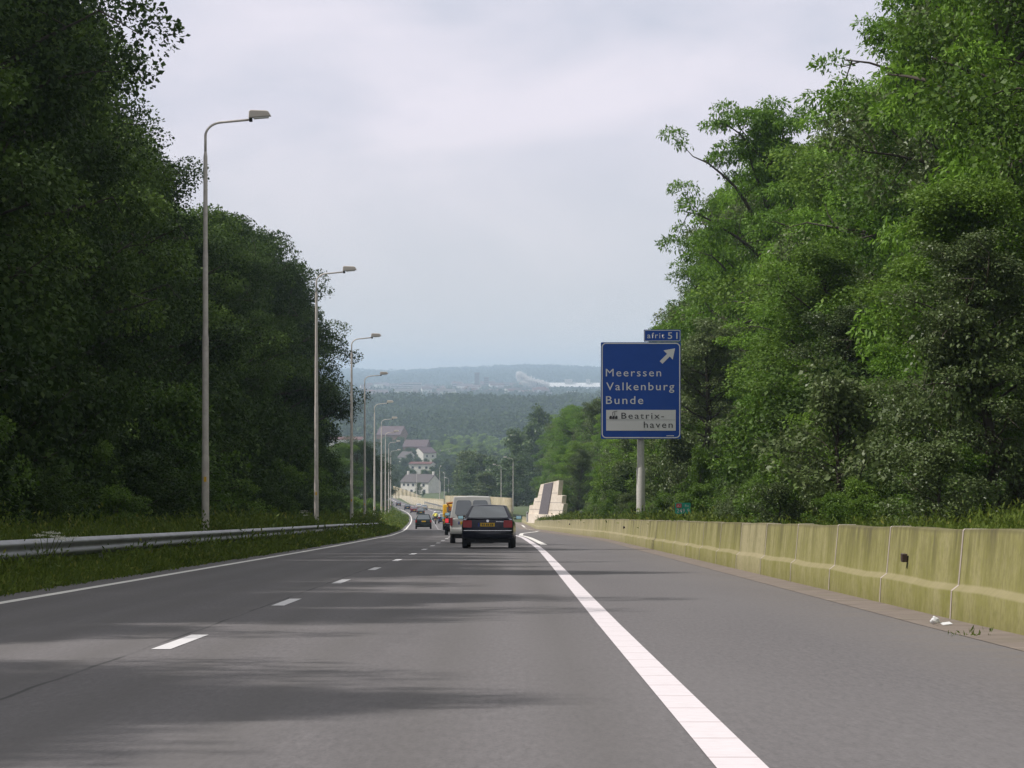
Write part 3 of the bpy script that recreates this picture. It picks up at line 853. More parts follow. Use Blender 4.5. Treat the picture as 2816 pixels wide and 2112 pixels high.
    MB().box((0, by + .10, (bz0 + bz1) / 2), (2 * bw, .22, bz1 - bz0), bevel=.05).build('bumper', pm if p.get('bodybump') else car_paint(tuple(v * .5 for v in p['col'])), root, angle=40)
    if p.get('trim'):
        MB().box((0, by - .014, p['trim']), (2 * bw - .10, .02, .022), bevel=.006).build('bumper_trim', M['chrome'], root)
    MB().box((0, p['L'] * .45, .27), (2 * p['W'] * .80, p['L'] * .82, .17)).build('underbody', M['black'], root)
    MB().tube([(-.42, -.02, .24), (-.42, .5, .24)], .03, 8).build('exhaust', M['black'], root)
    for (y_) in p['wy']:
        for s_ in (-1, 1): wheel(root, s_ * (p['W'] - .115), y_, p['wr'], .20)
    mz, my = p['mir']
    for s_ in (-1, 1):
        q_ = MB().box((s_ * (p['W'] + .10), my, mz), (.20, .13, .125), bevel=.035).box((s_ * (p['W'] - .0), my + .03, mz - .05), (.12, .05, .04)).build('mirror', pm, root, angle=40)
        MB().box((s_ * (p['W'] + .10), my - .066, mz), (.165, .008, .095), bevel=.003).build('mirror_glass', M['mirror'], q_)
    return root
M['mirror'] = mat('mirror', (.35, .55, .58), .08, 1.0)  # teal of the reflected sky painted into the mirror tint
def put(o, x, y, label, cat, group=None, yaw=None):
    o.location = (x, y, float(zr(y)) + .005)
    d = 2.0
    head = math.atan2(float(off(y + d) - off(y - d)), 2 * d)
    pitch = math.atan2(float(zr(y + d) - zr(y - d)), 2 * d)
    o.rotation_euler = (pitch, 0, -head + (R(yaw) if yaw else 0))
    return tag(o, label, cat, group)
SED = dict(L=4.4, W=.865, col=(.006, .008, .03), cab=(.52, 3.25, .80, .93, 1.16, 2.45, .565, 1.395),
           st=[(0, .80, .36, .935), (.035, .835, .33, .965), (.5, .865, .25, .985), (1.2, .868, .22, .965), (3.2, .868, .22, .94), (3.5, .86, .22, .92), (4.2, .82, .25, .80), (4.4, .72, .35, .66)],
           rwm=(.13, .07), lamps=[(.515, .80, .675, .905, .12, 0)], ly=-.022, plate=(.765, .52), px=-.03, py=-.014, ink=1, bumper=(.33, .60, -.05, .83), trim=.575,
           wy=(.95, 3.55), wr=.305, mir=(1.0, 2.75))
sed = make_car('dark_blue_saloon', SED)
bd = MB()
bd.tube([(0, -.012, .885), (0, -.024, .885)], .045, 20)
bdo = bd.build('badge', M['chrome'], sed)
tb = MB()
for kx in range(7): tb.box((.42 - .045 * 3 + kx * .042, -.016, .862), (.028, .006, .022))
tb.build('model_script', M['chrome'], sed)
MB().box((0, .06, .965), (1.40, .16, .016), bevel=.005).build('boot_lip', car_paint(SED['col']), sed)
for s_ in (-1, 1):
    MB().box((s_ * .33, 1.62, 1.02), (.42, .10, .34), bevel=.05).box((s_ * .33, 1.62, 1.24), (.24, .08, .14), bevel=.04).build('seat', M['black'], sed)
put(sed, PX(1341, 101), 101, 'dark blue saloon car with yellow licence plate straddling shade stripes just behind the van', 'car', yaw=-1.2)

VAN = dict(L=4.1, W=.86, col=(.55, .55, .53), cab=(.02, 3.35, .845, .95, .16, 2.75, .70, 1.80), split=1, panelvan=1, bodybump=1,
           st=[(0, .82, .40, .99), (.03, .85, .36, 1.0), (.5, .86, .30, 1.0), (3.2, .86, .26, .98), (3.5, .85, .26, .94), (4.0, .80, .3, .80), (4.1, .72, .36, .66)],
           rwm=(.16, .17), lamps=[(.745, .845, .67, .98, .10, 0)], ly=-.03, plate=(.78, .50), px=-.25, py=-.03, bumper=(.36, .60, -.07, .84),
           wy=(.75, 3.35), wr=.31, mir=(1.12, 2.75))
van = make_car('delivery_van', VAN)
MB().box((0, -.012, .80), (.02, .03, .80)).build('door_seam', M['black'], van)
MB().box((-.36, .055, 1.02), (.42, .06, .12), bevel=.025).build('plate_housing', M['reflector'], van)
put(van, PX(1298, 120), 120, 'light grey delivery van with two small rear door windows', 'van', yaw=.5)

HATCH = dict(L=3.9, W=.83, col=(.015, .015, .02), cab=(.10, 3.0, .79, .93, .42, 2.2, .60, 1.40),
             st=[(0, .77, .38, .93), (.04, .81, .34, .96), (.5, .83, .25, .97), (2.9, .83, .24, .95), (3.2, .82, .24, .92), (3.8, .78, .27, .78), (3.9, .70, .35, .66)],
             rwm=(.13, .10), lamps=[(.60, .80, .72, .96, .12, 2)], ly=-.03, plate=(.62, .50), py=-.03, bumper=(.33, .56, -.06, .81), wy=(.65, 3.1), wr=.29, mir=(1.0, 2.5))
h1 = make_car('dark_hatchback', dict(HATCH, trim=.66))
put(h1, -3.1, 182, 'dark hatchback with a glowing red tail lamp peeking out ahead of the grey van', 'car')
MPV = dict(HATCH, L=4.3, W=.89, col=(.010, .020, .018), cab=(.08, 3.3, .84, .95, .36, 2.6, .62, 1.58), lamps=[(.70, .87, .70, .98, .12, 0)],
           st=[(0, .82, .38, .95), (.04, .86, .34, .98), (.5, .89, .26, .99), (3.2, .89, .25, .97), (3.5, .87, .25, .93), (4.2, .82, .28, .80), (4.3, .74, .36, .68)], wy=(.7, 3.45), bumper=(.34, .58, -.06, .86), mir=(1.03, 2.8), plate=(.80, .50))
mpv = make_car('people_carrier', MPV)
put(mpv, PX(1164.5, 333), 333, 'dark green people carrier alone in the fast lane', 'car')
far_proto = make_car('passenger_car', dict(HATCH, lamps=[(.62, .80, .72, .93, .12, 0)]))
fp_used = False
for px, Y, colr, roof, lab in ((1221, 440, (.02, .04, .10), (.5, .52, .55), 'small dark blue car with a pale roof beside the motorcycle'),
                               (1203, 520, (.50, .51, .53), None, 'silver car ahead of the motorcycle rider'),
                               (1157, 620, (.03, .045, .04), None, 'dark car partly hidden by the people carrier'),
                               (1139, 690, (.16, .012, .03), None, 'dark red car beyond the people carrier'),
                               (1167, 790, (.42, .44, .46), None, 'silver grey car behind the white car in the bend'),
                               (1152, 880, (.75, .74, .70), None, 'white car in the far bend'),
                               (1120.5, 800, (.02, .03, .045), None, 'dark car by itself in the far bend'),
                               (1096, 980, (.035, .02, .035), None, 'dark car vanishing behind the roadside trees at the end of the bend')):
    o = make_car('passenger_car', dict(HATCH, col=colr, roof=roof, lamps=[(.62, .80, .72, .93, .12, 0)])) if fp_used else far_proto
    if not fp_used:
        for ch in o.children:
            if ch.name.split('.')[0] in ('body', 'bumper'): ch.data.materials[0] = car_paint(colr)
            if ch.name.split('.')[0] == 'cabin': ch.data.materials[0] = car_paint(roof)
        fp_used = True
    put(o, PX(px, Y), Y, lab, 'car', 'cars queueing down the hill')

# yellow works truck with an orange folded crane
tr = empty('works_truck', (0, 0, 0))
YL = mat('truck_yellow', (.72, .43, .02), .45, noise=(2, (.5, .30, .03), .5)); OR = mat('crane_orange', (.55, .17, .015), .5, noise=(2, (.35, .12, .02), .6))
MB().box((0, 2.6, 1.05), (2.2, 5.0, .10), bevel=.02).box((-1.05, 2.6, 1.28), (.06, 5.0, .40)).box((1.05, 2.6, 1.28), (.06, 5.0, .40)).box((0, .06, 1.28), (2.2, .06, .42)).build('load_bed', YL, tr)
MB().box((0, 3.2, .72), (.85, 6.2, .30)).build('chassis', M['black'], tr)
MB().box((0, 6.0, 1.55), (2.2, 1.6, 1.7), bevel=.12).build('cab', YL, tr, angle=35)
MB().box((0, 5.19, 1.9), (1.5, .02, .5), bevel=.008).build('rear_window', M['glass_car'], tr)
cr = MB().box((-.35, .75, 1.55), (.5, .5, .9), bevel=.04).tube([(-.35, .75, 1.9), (-.75, .8, 2.45), (.2, .85, 2.55), (.75, .9, 2.1)], [.16, .15, .13, .10], 8)
cr.build('crane', OR, tr, angle=40)
MB().box((-.85, .02, .80), (.40, .10, .45), bevel=.02).box((.85, .02, .80), (.40, .10, .45), bevel=.02).box((0, .03, .62), (2.2, .08, .12)).build('underrun_bar', YL, tr)
for s_ in (-1, 1):
    MB().box((s_ * .95, -.04, .98), (.20, .03, .12), bevel=.01).build('tail_light', M['red_lens'], tr)
    for y_ in (1.3, 5.7): wheel(tr, s_ * .98, y_, .42, .26)
put(tr, PX(1252, 290), 290, 'yellow works truck with a folded orange crane almost hidden by the van', 'truck')

# motorcycle and rider
mc = empty('motorcycle', (0, 0, 0))
bk = MB().tube([(0, .35, .72), (0, .7, .80), (0, 1.05, .92), (0, 1.45, .80), (0, 1.6, .6)], [.10, .16, .19, .15, .07], 10)
bk.build('body', car_paint((.05, .05, .06)), mc, smooth=True)
MB().box((0, .62, .83), (.26, .55, .08), bevel=.03).build('seat', M['black'], mc)
MB().tube([(-.36, 1.25, 1.05), (-.12, 1.42, 1.04), (.12, 1.42, 1.04), (.36, 1.25, 1.05)], .018, 8).build('handlebar', M['black'], mc)
MB().box((0, .28, .74), (.16, .05, .07), bevel=.015).build('tail_light', M['red_lens'], mc)
MB().box((0, .22, .58), (.2, .012, .14)).build('licence_plate', M['plate'], mc)
wheel(mc, 0, .31, .31, .17); wheel(mc, 0, 1.75, .31, .13)
put(mc, PX(1197.5, 425), 425, 'motorcycle ridden between the two lanes of traffic', 'motorcycle')
def skin_obj(name, pts, edges, mat_, parent):
    me = bpy.data.meshes.new(name)
    me.from_pydata([p[0] for p in pts], edges, [])
    o = mobj(name, me, mat_, parent)
    sk = o.modifiers.new('skin', 'SKIN')
    for i, p in enumerate(pts):
        me.skin_vertices[0].data[i].radius = (p[1], p[1] * (p[2] if len(p) > 2 else 1))
    me.skin_vertices[0].data[0].use_root = True
    ss = o.modifiers.new('sub', 'SUBSURF'); ss.levels = 1; ss.render_levels = 2
    return o
rd = empty('person', mc.location); rd.rotation_euler = mc.rotation_euler
tag(rd, 'motorcycle rider in bright yellow jacket and white helmet seen from behind', 'person')
P_ = [((0, .62, .93), .15), ((0, .70, 1.12), .145), ((0, .80, 1.36), .15), ((0, .85, 1.47), .06), ((0, .88, 1.58), .09)]
E_ = [(0, 1), (1, 2), (2, 3), (3, 4)]
for s_ in (-1, 1):
    k = len(P_)
    P_ += [((s_ * .19, .80, 1.40), .075), ((s_ * .33, .98, 1.16), .055), ((s_ * .35, 1.22, 1.07), .04), ((s_ * .12, .64, .90), .10), ((s_ * .24, 1.02, .80), .075), ((s_ * .21, .78, .42), .05), ((s_ * .21, .96, .38), .04)]
    E_ += [(2, k), (k, k + 1), (k + 1, k + 2), (0, k + 3), (k + 3, k + 4), (k + 4, k + 5), (k + 5, k + 6)]
skin_obj('body', P_, E_, mat('riding_trousers', (.03, .03, .035), .8), rd)
JK = mat('hi_vis_jacket', (.75, .68, .10), .7)
P2 = [((0, .63, .97), .175), ((0, .70, 1.13), .17), ((0, .80, 1.36), .175), ((0, .84, 1.44), .08)]
E2 = [(0, 1), (1, 2), (2, 3)]
for s_ in (-1, 1):
    k = len(P2)
    P2 += [((s_ * .20, .80, 1.39), .095), ((s_ * .34, .98, 1.15), .07), ((s_ * .355, 1.19, 1.08), .055)]
    E2 += [(2, k), (k, k + 1), (k + 1, k + 2)]
skin_obj('jacket', P2, E2, JK, rd)
hb = MB(); bmesh.ops.create_uvsphere(hb.bm, u_segments=16, v_segments=12, radius=.15, matrix=Matrix.Translation((0, .90, 1.63)))
hb.build('helmet', M['sign_white'], rd, smooth=True)

# ------------------------------------------------------------------ litter and little weeds in the gutter
lt = empty('paper_litter', (4.03, 29.7, float(zr(29.7)) + .004))
tag(lt, 'crumpled white paper litter lying in the brown gutter', 'litter')
cb = MB(); bmesh.ops.create_icosphere(cb.bm, subdivisions=3, radius=.042)
for v in cb.bm.verts:
    v.co *= 1 + .35 * math.sin(v.co.x * 90 + v.co.z * 70) * math.cos(v.co.y * 80)
    v.co.z = max(v.co.z * .8 + .045, .002)
cb.build('crumple', M['sign_white'], lt)
MB().box((.10, -.03, .016), (.10, .07, .006), Matrix.Rotation(R(14), 3, 'X') @ Matrix.Rotation(R(20), 3, 'Z')).build('flat_sheet', M['sign_white'], lt)

# ------------------------------------------------------------------ foliage generators
def unit(v): return v / (np.linalg.norm(v, axis=-1, keepdims=True) + 1e-9)
def leaf_quads(c, outd, L, w, droop, r, up=.7):
    n = len(c)
    d = unit(outd * .6 + r.normal(0, .7, (n, 3)) + np.array([0, 0, -droop]))
    nr = unit(outd * .5 + r.normal(0, .55, (n, 3)) + np.array([0, 0, up]))
    s = unit(np.cross(d, nr))
    sz_ = np.clip(r.lognormal(-.10, .30, n), .45, 1.35)
    l = (L * sz_)[:, None]; ww = (w * sz_ * r.uniform(.75, 1.2, n))[:, None]
    fold = nr * ww * .35
    a = c; b = c + d * l * .45 + s * ww + fold; e = c + d * l; f = c + d * l * .45 - s * ww + fold
    V = np.stack([a, b, e, f], 1).reshape(-1, 3)
    return V, np.arange(4 * n).reshape(n, 4)
def tube_np(path, rad, n):
    path = np.asarray(path, float); k = len(path)
    t = unit(np.gradient(path, axis=0))
    ref = np.array([1., 0, 0]) if abs(t[0][0]) < .9 else np.array([0, 1., 0])
    a = unit(np.cross(t, ref)); b = np.cross(t, a)
    th = np.arange(n) * 2 * np.pi / n
    V = path[:, None, :] + (a[:, None, :] * np.cos(th)[None, :, None] + b[:, None, :] * np.sin(th)[None, :, None]) * np.asarray(rad)[:, None, None]
    i = np.arange(k * n).reshape(k, n)
    q = np.stack([i[:-1], np.roll(i[:-1], -1, 1), np.roll(i[1:], -1, 1), i[1:]], -1).reshape(-1, 4)
    return V.reshape(-1, 3), q
class Acc:
    def __init__(s): s.v, s.q, s.n = [], [], 0
    def add(s, v, q): s.v.append(v); s.q.append(q + s.n); s.n += len(v)
    def mesh(s, name): return mesh_np(name, np.concatenate(s.v), np.concatenate(s.q))
def tree_meshes(seed, H, Rad, h0, nl, L, w, per, droop=.15, nsub=6, puff=(.5, .95), flat=.62, topgap=0.0, up=.7, bark=True, shape=.6, gaps=.16):
    r = np.random.default_rng(seed)
    B, F = Acc(), Acc()
    k = 11
    tt = np.linspace(0, 1, k)
    wand = np.cumsum(r.normal(0, .022 * H / 2, (k, 2)), 0) * tt[:, None]
    tr_ = np.stack([wand[:, 0], wand[:, 1], tt * H * .87], 1)
    tr_[0, 2] = -.8
    B.add(*tube_np(tr_, .018 * H * (1 - .88 * tt) + .02, 9))
    cs, rs, od = [], [], []
    for i in range(nl):
        s = (i + r.uniform(.1, .9)) / nl
        t = h0 + (1 - h0) * s ** .9
        base = np.array([np.interp(t * .97, tt, tr_[:, j]) for j in range(3)])
        az = i * 2.39996 + r.normal(0, .35)
        length = Rad * (math.sin(math.pi * (.2 + .72 * s)) ** shape) * r.uniform(.62, 1.15)
        el = R(np.interp(s, [0, .5, 1], [2, 26, 70])) + r.normal(0, .16)
        d0 = np.array([math.cos(az) * math.cos(el), math.sin(az) * math.cos(el), math.sin(el)])
        m_ = 6
        p = [base]; d = d0.copy()
        for j in range(m_):
            d = d + r.normal(0, .13, 3) + np.array([0, 0, .07 - droop * .12 * j])
            d /= np.linalg.norm(d)
            p.append(p[-1] + d * length / m_)
        p = np.array(p)
        if bark: B.add(*tube_np(p, np.linspace(.10, .018, m_ + 1) * (length / Rad) * H / 20 * 1.05 + .006, 5))
        for f in np.linspace(.28, 1.0, nsub):
            f = min(1, f + r.uniform(-.05, .05))
            b0 = np.array([np.interp(f * m_, np.arange(m_ + 1), p[:, j]) for j in range(3)])
            dd = unit(d0 * .35 + r.normal(0, .75, 3) + np.array([0, 0, .12]))
            sl_ = min(length * r.uniform(.16, .42) * (1.1 - .4 * f), 1.7 * H / 20)
            e = b0 + dd * sl_ + np.array([0, 0, -droop * sl_ * .3])
            if bark and sl_ > .7: B.add(*tube_np(np.array([b0, (b0 + e) / 2 + r.normal(0, .06, 3), e]), [.03, .02, .008], 3))
            for cc, q_ in ((e, 1.0), (b0 * .5 + e * .5, .8)):
                cs.append(cc); rs.append(r.uniform(*puff) * q_); od.append(unit(cc - np.array([tr_[-1, 0] * .5, tr_[-1, 1] * .5, H * .45])))
    cs, rs, od = np.array(cs), np.array(rs), np.array(od)
    sc3 = 14.0 / H
    ph = r.uniform(0, 6.28, 6)
    nz = np.sin(cs[:, 0] * sc3 * 1.7 + ph[0]) * np.sin(cs[:, 1] * sc3 * 1.6 + ph[1]) + np.sin(cs[:, 2] * sc3 * 1.5 + cs[:, 0] * sc3 * .7 + ph[2]) * np.sin(cs[:, 1] * sc3 * 1.1 - cs[:, 2] * sc3 * .9 + ph[3])
    keep = (r.random(len(cs)) > topgap) & (nz > np.quantile(nz, gaps))
    cs, rs, od = cs[keep], rs[keep], od[keep]
    n = len(cs)
    cnt = np.maximum(8, (per * (rs / np.mean(puff)) ** 2).astype(int))
    ii = np.repeat(np.arange(n), cnt)
    u_ = unit(r.normal(0, 1, (len(ii), 3)) + od[ii] * .35 + np.array([0, 0, .25]))
    rad = rs[ii] * r.uniform(.35, 1.0, len(ii)) ** .6
    stretch = np.array([1.15, 1.15, flat])
    pos = cs[ii] + u_ * rad[:, None] * stretch
    pos[:, 2] = np.maximum(pos[:, 2], .05)
    F.add(*leaf_quads(pos, u_, L, w, droop + .15, r, up))
    return B.mesh('trunk'), F.mesh('crown')
KINDS = {}
def kind(key, matkey, **k):
    tb_, cb_ = tree_meshes(**k)
    tb_.materials.append(M['bark']); cb_.materials.append(M[matkey])
    KINDS[key] = (tb_, cb_, k['H'], k['Rad'])
kind('locust1', 'leaf_locust', seed=11, H=20, Rad=4.6, h0=.16, nl=30, L=.20, w=.042, per=200, droop=.55, nsub=7, puff=(.5, 1.0), flat=.5, topgap=.12)
kind('locust2', 'leaf_locust', seed=12, H=20, Rad=4.9, h0=.12, nl=32, L=.19, w=.042, per=205, droop=.5, nsub=7, puff=(.5, 1.05), flat=.5, topgap=.10)
kind('open1', 'leaf_locust', seed=15, H=20, Rad=5.6, h0=.30, nl=24, L=.20, w=.042, per=190, droop=.55, nsub=7, puff=(.45, .95), flat=.42, topgap=.05, gaps=.17, shape=.5)
kind('broad1', 'leaf_broad', seed=21, H=20, Rad=4.8, h0=.10, nl=34, L=.16, w=.058, per=250, nsub=6, puff=(.65, 1.3), topgap=.06, gaps=.22)
kind('broad2', 'leaf_broad', seed=22, H=20, Rad=5.2, h0=.08, nl=34, L=.16, w=.058, per=250, nsub=6, puff=(.65, 1.35), topgap=.05, gaps=.22)
kind('grey1', 'leaf_grey', seed=31, H=20, Rad=5.2, h0=.05, nl=36, L=.18, w=.05, per=150, droop=.25, nsub=7, puff=(.5, 1.0), topgap=.05)
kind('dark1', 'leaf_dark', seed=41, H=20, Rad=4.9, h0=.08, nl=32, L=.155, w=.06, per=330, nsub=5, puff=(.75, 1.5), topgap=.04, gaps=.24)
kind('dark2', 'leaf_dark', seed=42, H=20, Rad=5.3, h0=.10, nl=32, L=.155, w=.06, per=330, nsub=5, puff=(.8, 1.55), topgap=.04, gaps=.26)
M['leaf_mid'] = leaf_mat('leaf_mid', (.03, .068, .010), (.095, .165, .022), (.14, .20, .035), .3, .55, .2)
kind('mid1', 'leaf_mid', seed=43, H=20, Rad=5.0, h0=.07, nl=32, L=.165, w=.062, per=320, nsub=5, puff=(.75, 1.5), topgap=.04, gaps=.25)
kind('shrub1', 'leaf_broad', seed=51, H=4, Rad=2.0, h0=.02, nl=22, L=.13, w=.045, per=70, nsub=5, puff=(.3, .6), flat=.8)
kind('shrub2', 'leaf_grey', seed=52, H=4, Rad=2.2, h0=.02, nl=22, L=.13, w=.045, per=70, droop=.2, nsub=5, puff=(.3, .6), flat=.8)
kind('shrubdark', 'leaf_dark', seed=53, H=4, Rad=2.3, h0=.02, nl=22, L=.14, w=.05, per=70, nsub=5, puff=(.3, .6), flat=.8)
kind('far1', 'leaf_far', seed=61, H=20, Rad=6.4, h0=.04, nl=26, L=.55, w=.26, per=34, nsub=6, puff=(.8, 1.5), bark=False, shape=.5)
kind('pale1', 'leaf_pale', seed=64, H=20, Rad=6.8, h0=.04, nl=26, L=.55, w=.26, per=34, nsub=6, puff=(.8, 1.5), bark=False, shape=.5)
kind('far2', 'leaf_far', seed=62, H=20, Rad=7.2, h0=.03, nl=28, L=.55, w=.26, per=34, nsub=6, puff=(.8, 1.6), bark=False, shape=.5)
kind('fargrey', 'leaf_grey', seed=63, H=20, Rad=6.5, h0=.03, nl=28, L=.5, w=.22, per=34, nsub=6, puff=(.8, 1.5), bark=False, shape=.5)
def plant(name, key, x, y, h, wscale, label, cat, group=None, z=None):
    tb_, cb_, H0, R0 = KINDS[key]
    root = empty(name, (x, y, (G(x, y) if z is None else z) - .1), random.uniform(0, 6.28))
    s = h / H0
    root.scale = (s * wscale, s * wscale, s)
    mobj('trunk', tb_, None, root); mobj('crown', cb_, None, root)
    return tag(root, label, cat, group)

# right bank: sunlit wood above the barrier
def topR(y): return float(np.interp(y, [40, 80, 100, 121, 140, 153, 170, 200, 230, 270, 306, 332, 356, 390, 430, 466, 560, 670], [14, 16, 15, 13.5, 12.6, 13.5, 12.5, 11, 9.3, 7.4, 4.8, 2.4, .2, -1.0, -.8, -.8, -4, -7.5]))
LABR = {'locust': 'feathery bright green tree in the sunlit wood above the concrete barrier', 'broad': 'leafy mid green tree in the sunlit wood above the concrete barrier', 'grey': 'grey green tree with dull glinting leaves in the sunlit wood above the concrete barrier'}
GRR = {'locust': 'bright feathery trees above the barrier', 'broad': 'leafy trees above the barrier', 'grey': 'grey green trees above the barrier'}
def clear_x(x, y, h, ws, key, lims=(1905, 1600, 1440)):
    lim = lims[0] if y < 138 else lims[1] if y < 353 else lims[2]
    return max(x, float(PX(lim, y)) + 1.36 * KINDS[key][3] * h / KINDS[key][2] * ws + .3)
def tree_r(x, y, ztop, ws, key):
    kk = key.rstrip('12'); h = ztop - G(x, y); x = clear_x(x, y, h, ws, key)
    return plant('locust_tree' if kk == 'locust' else 'leafy_tree', key, x, y, h, ws, LABR[kk], 'tree', GRR[kk])
y = 38.0
seq = ['broad1', 'grey1', 'locust1', 'broad2', 'locust2', 'broad1', 'locust1', 'grey1', 'locust2', 'locust1']
i = 0
while y < 640:
    edge = 9.6 if y < 160 else float(np.interp(y, [160, 230, 306, 400, 466, 670], [9.6, 10.4, 10.3, 8.6, 6.9, 3.6]))
    key = seq[i % len(seq)]
    ws = random.uniform(.85, 1.1)
    tree_r(edge + 4.2 * ws + random.uniform(-.5, 1.1), y, topR(y) + random.uniform(-2.2, .3), ws, key)
    y += random.uniform(5.6, 8.2) if y < 330 else random.uniform(8, 12)
    i += 1
y = 52.0
while y < 600:
    edge = 9.6 if y < 160 else float(np.interp(y, [160, 230, 306, 400, 466, 670], [9.6, 10.4, 10.3, 8.6, 6.9, 3.6]))
    tree_r(edge + 11 + random.uniform(-1.5, 1.5), y, topR(y) + random.uniform(-2, 1.2), 1.15, random.choice(['broad2', 'locust2', 'broad1']))
    y += random.uniform(9, 12)
# lower edge trees leaning out over the weeds
y = 58.0
i = 0
while y < 420:
    base = float(xbar(y))
    hh = random.uniform(5.5, 10)
    key = ['grey1', 'broad1', 'locust1', 'grey1', 'broad2', 'locust1', 'locust2'][i % 7]; kk = key.rstrip('12')
    x_ = clear_x(base + random.uniform(4.4, 6.0), y, hh, 1.35, key)
    plant('young_tree', key, x_, y, hh, 1.35, 'young ' + {'locust': 'feathery bright green', 'broad': 'leafy mid green', 'grey': 'dull grey green'}[kk] + ' tree fronting the sunlit wood above the barrier', 'tree', 'young ' + GRR[kk])
    y += random.uniform(5.5, 10.5); i += 1
y = 56.0
while y < 400:
    base = float(xbar(y))
    key = random.choice(['shrub1', 'shrub2', 'shrub1', 'shrubdark'])
    hs, wss = random.uniform(1.2, 4.2), random.uniform(.8, 1.2)
    plant('roadside_shrub', key, clear_x(base + random.uniform(1.9, 4.0), y, hs, wss, key), y, hs, wss,
          {'shrub1': 'mid green shrub in the undergrowth behind the concrete barrier', 'shrub2': 'grey green shrub in the undergrowth behind the concrete barrier', 'shrubdark': 'dark shrub in the undergrowth behind the concrete barrier'}[key], 'shrub',
          {'shrub1': 'mid green shrubs behind the barrier', 'shrub2': 'grey green shrubs behind the barrier', 'shrubdark': 'dark shrubs behind the barrier'}[key])
    y += random.uniform(1.8, 4.0)
airy = plant('locust_tree', 'open1', PX(2100, 152), 152, 15.2 - G(11.5, 152), .84, 'tall airy locust tree standing out against the sky, dark trunk showing through its gaps', 'tree')
airy.rotation_euler.z += R(115)
plant('locust_tree', 'locust1', PX(2000, 174), 174, PZ(462, 174) - G(11.0, 174), .60, 'lower locust crown bulging out just under the tall airy one on the skyline', 'tree')
for px, Y, pt, w_, lab in ((2062, 184, 440, .85, 'leafy locust crown just behind the tall airy locust tree'), (2030, 206, 590, .75, 'rounded locust crown below the leaning airy one'), (1975, 226, 705, .72, 'low locust crown directly above the small exit number panel'), (2135, 166, 330, .8, 'dense locust crown uphill of the tall airy locust tree'), (1868, 258, 800, .62, 'locust crown rising just over the small exit number panel'), (1822, 292, 880, .58, 'slim locust crown peeping out beside the top edge of the blue sign'), (1765, 322, 925, .55, 'distant locust crown right behind the top corner of the blue sign'), (1722, 350, 1000, .55, 'distant locust crown lower behind the blue sign')):
    plant('locust_tree', 'locust2' if Y % 4 else 'locust1', PX(px, Y), Y, PZ(pt, Y) - G(PX(px, Y), Y), w_, lab, 'tree')
plant('roadside_shrub', 'shrub1', PX(1925, 108), 108, 2.6, .55, 'spindly yellow green sapling right behind the green distance board', 'shrub')

# left: dark wood in its own shade
def topL(y): return float(np.interp(y, [-10, 60, 100, 126, 145, 160, 175, 200, 239, 281, 305, 330], [19, 19, 19.5, 16.6, 12.8, 12.0, 11.8, 12.2, 12.3, 10.2, 8.4, 6]))
i = 0
near_rows = [7.0, 13.2, 15.6, 17.2, 18.9, 25.8, 28.6, 31.2, 34.2, 37.0, 40.2, 44.0, 47.0, 50.4, 54.2, 57.5, 61.0, 64.5]
ylist = near_rows + list(np.arange(70, 288, 6.6))
LABL = 'tall dark tree in the shaded wood behind the steel guardrail'
for y in ylist:
    y = y + random.uniform(-.6, .6) * (y > 66)
    u = -17.2 if y < 66 else -18.4 if y < 160 else float(np.interp(y, [160, 200, 240, 281], [-17.9, -17.7, -17.3, -16.9]))
    x = u + float(off(y)) + random.uniform(-.8, .5)
    zt = topL(y) + (random.uniform(-3.0, .6) if 24 < y < 66 else random.uniform(-1.6, .3)) + (2.0 if 57 < y < 58.2 else 0) - (.3 if y < 22 else 1.0 if y < 52 else 0)
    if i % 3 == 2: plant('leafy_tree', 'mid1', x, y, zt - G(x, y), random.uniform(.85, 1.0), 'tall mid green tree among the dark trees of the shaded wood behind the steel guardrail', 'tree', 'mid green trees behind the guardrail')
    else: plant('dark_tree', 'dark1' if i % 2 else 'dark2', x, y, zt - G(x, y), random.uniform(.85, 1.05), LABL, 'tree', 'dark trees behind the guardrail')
    i += 1
for y in np.arange(60, 292, 9.0):
    x = -25 + float(off(y)) + random.uniform(-1.5, 1.5)
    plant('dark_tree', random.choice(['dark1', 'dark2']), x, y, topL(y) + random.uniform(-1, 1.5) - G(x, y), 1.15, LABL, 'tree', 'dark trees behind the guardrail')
for y in np.arange(70, 292, 7.5):
    y = y + random.uniform(-1.5, 1.5)
    x = -13.9 + float(off(y)) + random.uniform(-.9, .6)
    if random.random() < .35: plant('leafy_shrub', 'shrub1', x + .8, y + 2.5, random.uniform(2, 5.5), random.uniform(.8, 1.1), 'lighter green shrub under the shaded wood behind the guardrail', 'shrub', 'lighter shrubs under the wood')
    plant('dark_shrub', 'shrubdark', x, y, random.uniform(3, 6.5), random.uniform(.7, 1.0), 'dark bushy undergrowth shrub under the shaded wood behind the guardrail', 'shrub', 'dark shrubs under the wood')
for y in np.arange(48, 290, 4.2):
    x = -11.6 + float(off(y)) + random.uniform(-.9, .5)
    plant('dark_shrub', random.choice(['shrubdark', 'shrubdark', 'shrub1']), x, y, random.uniform(.9, 2.4), random.uniform(1.0, 1.5), 'low bramble-like shrub among the weeds between guardrail and dark wood', 'shrub', 'low shrubs behind the guardrail')
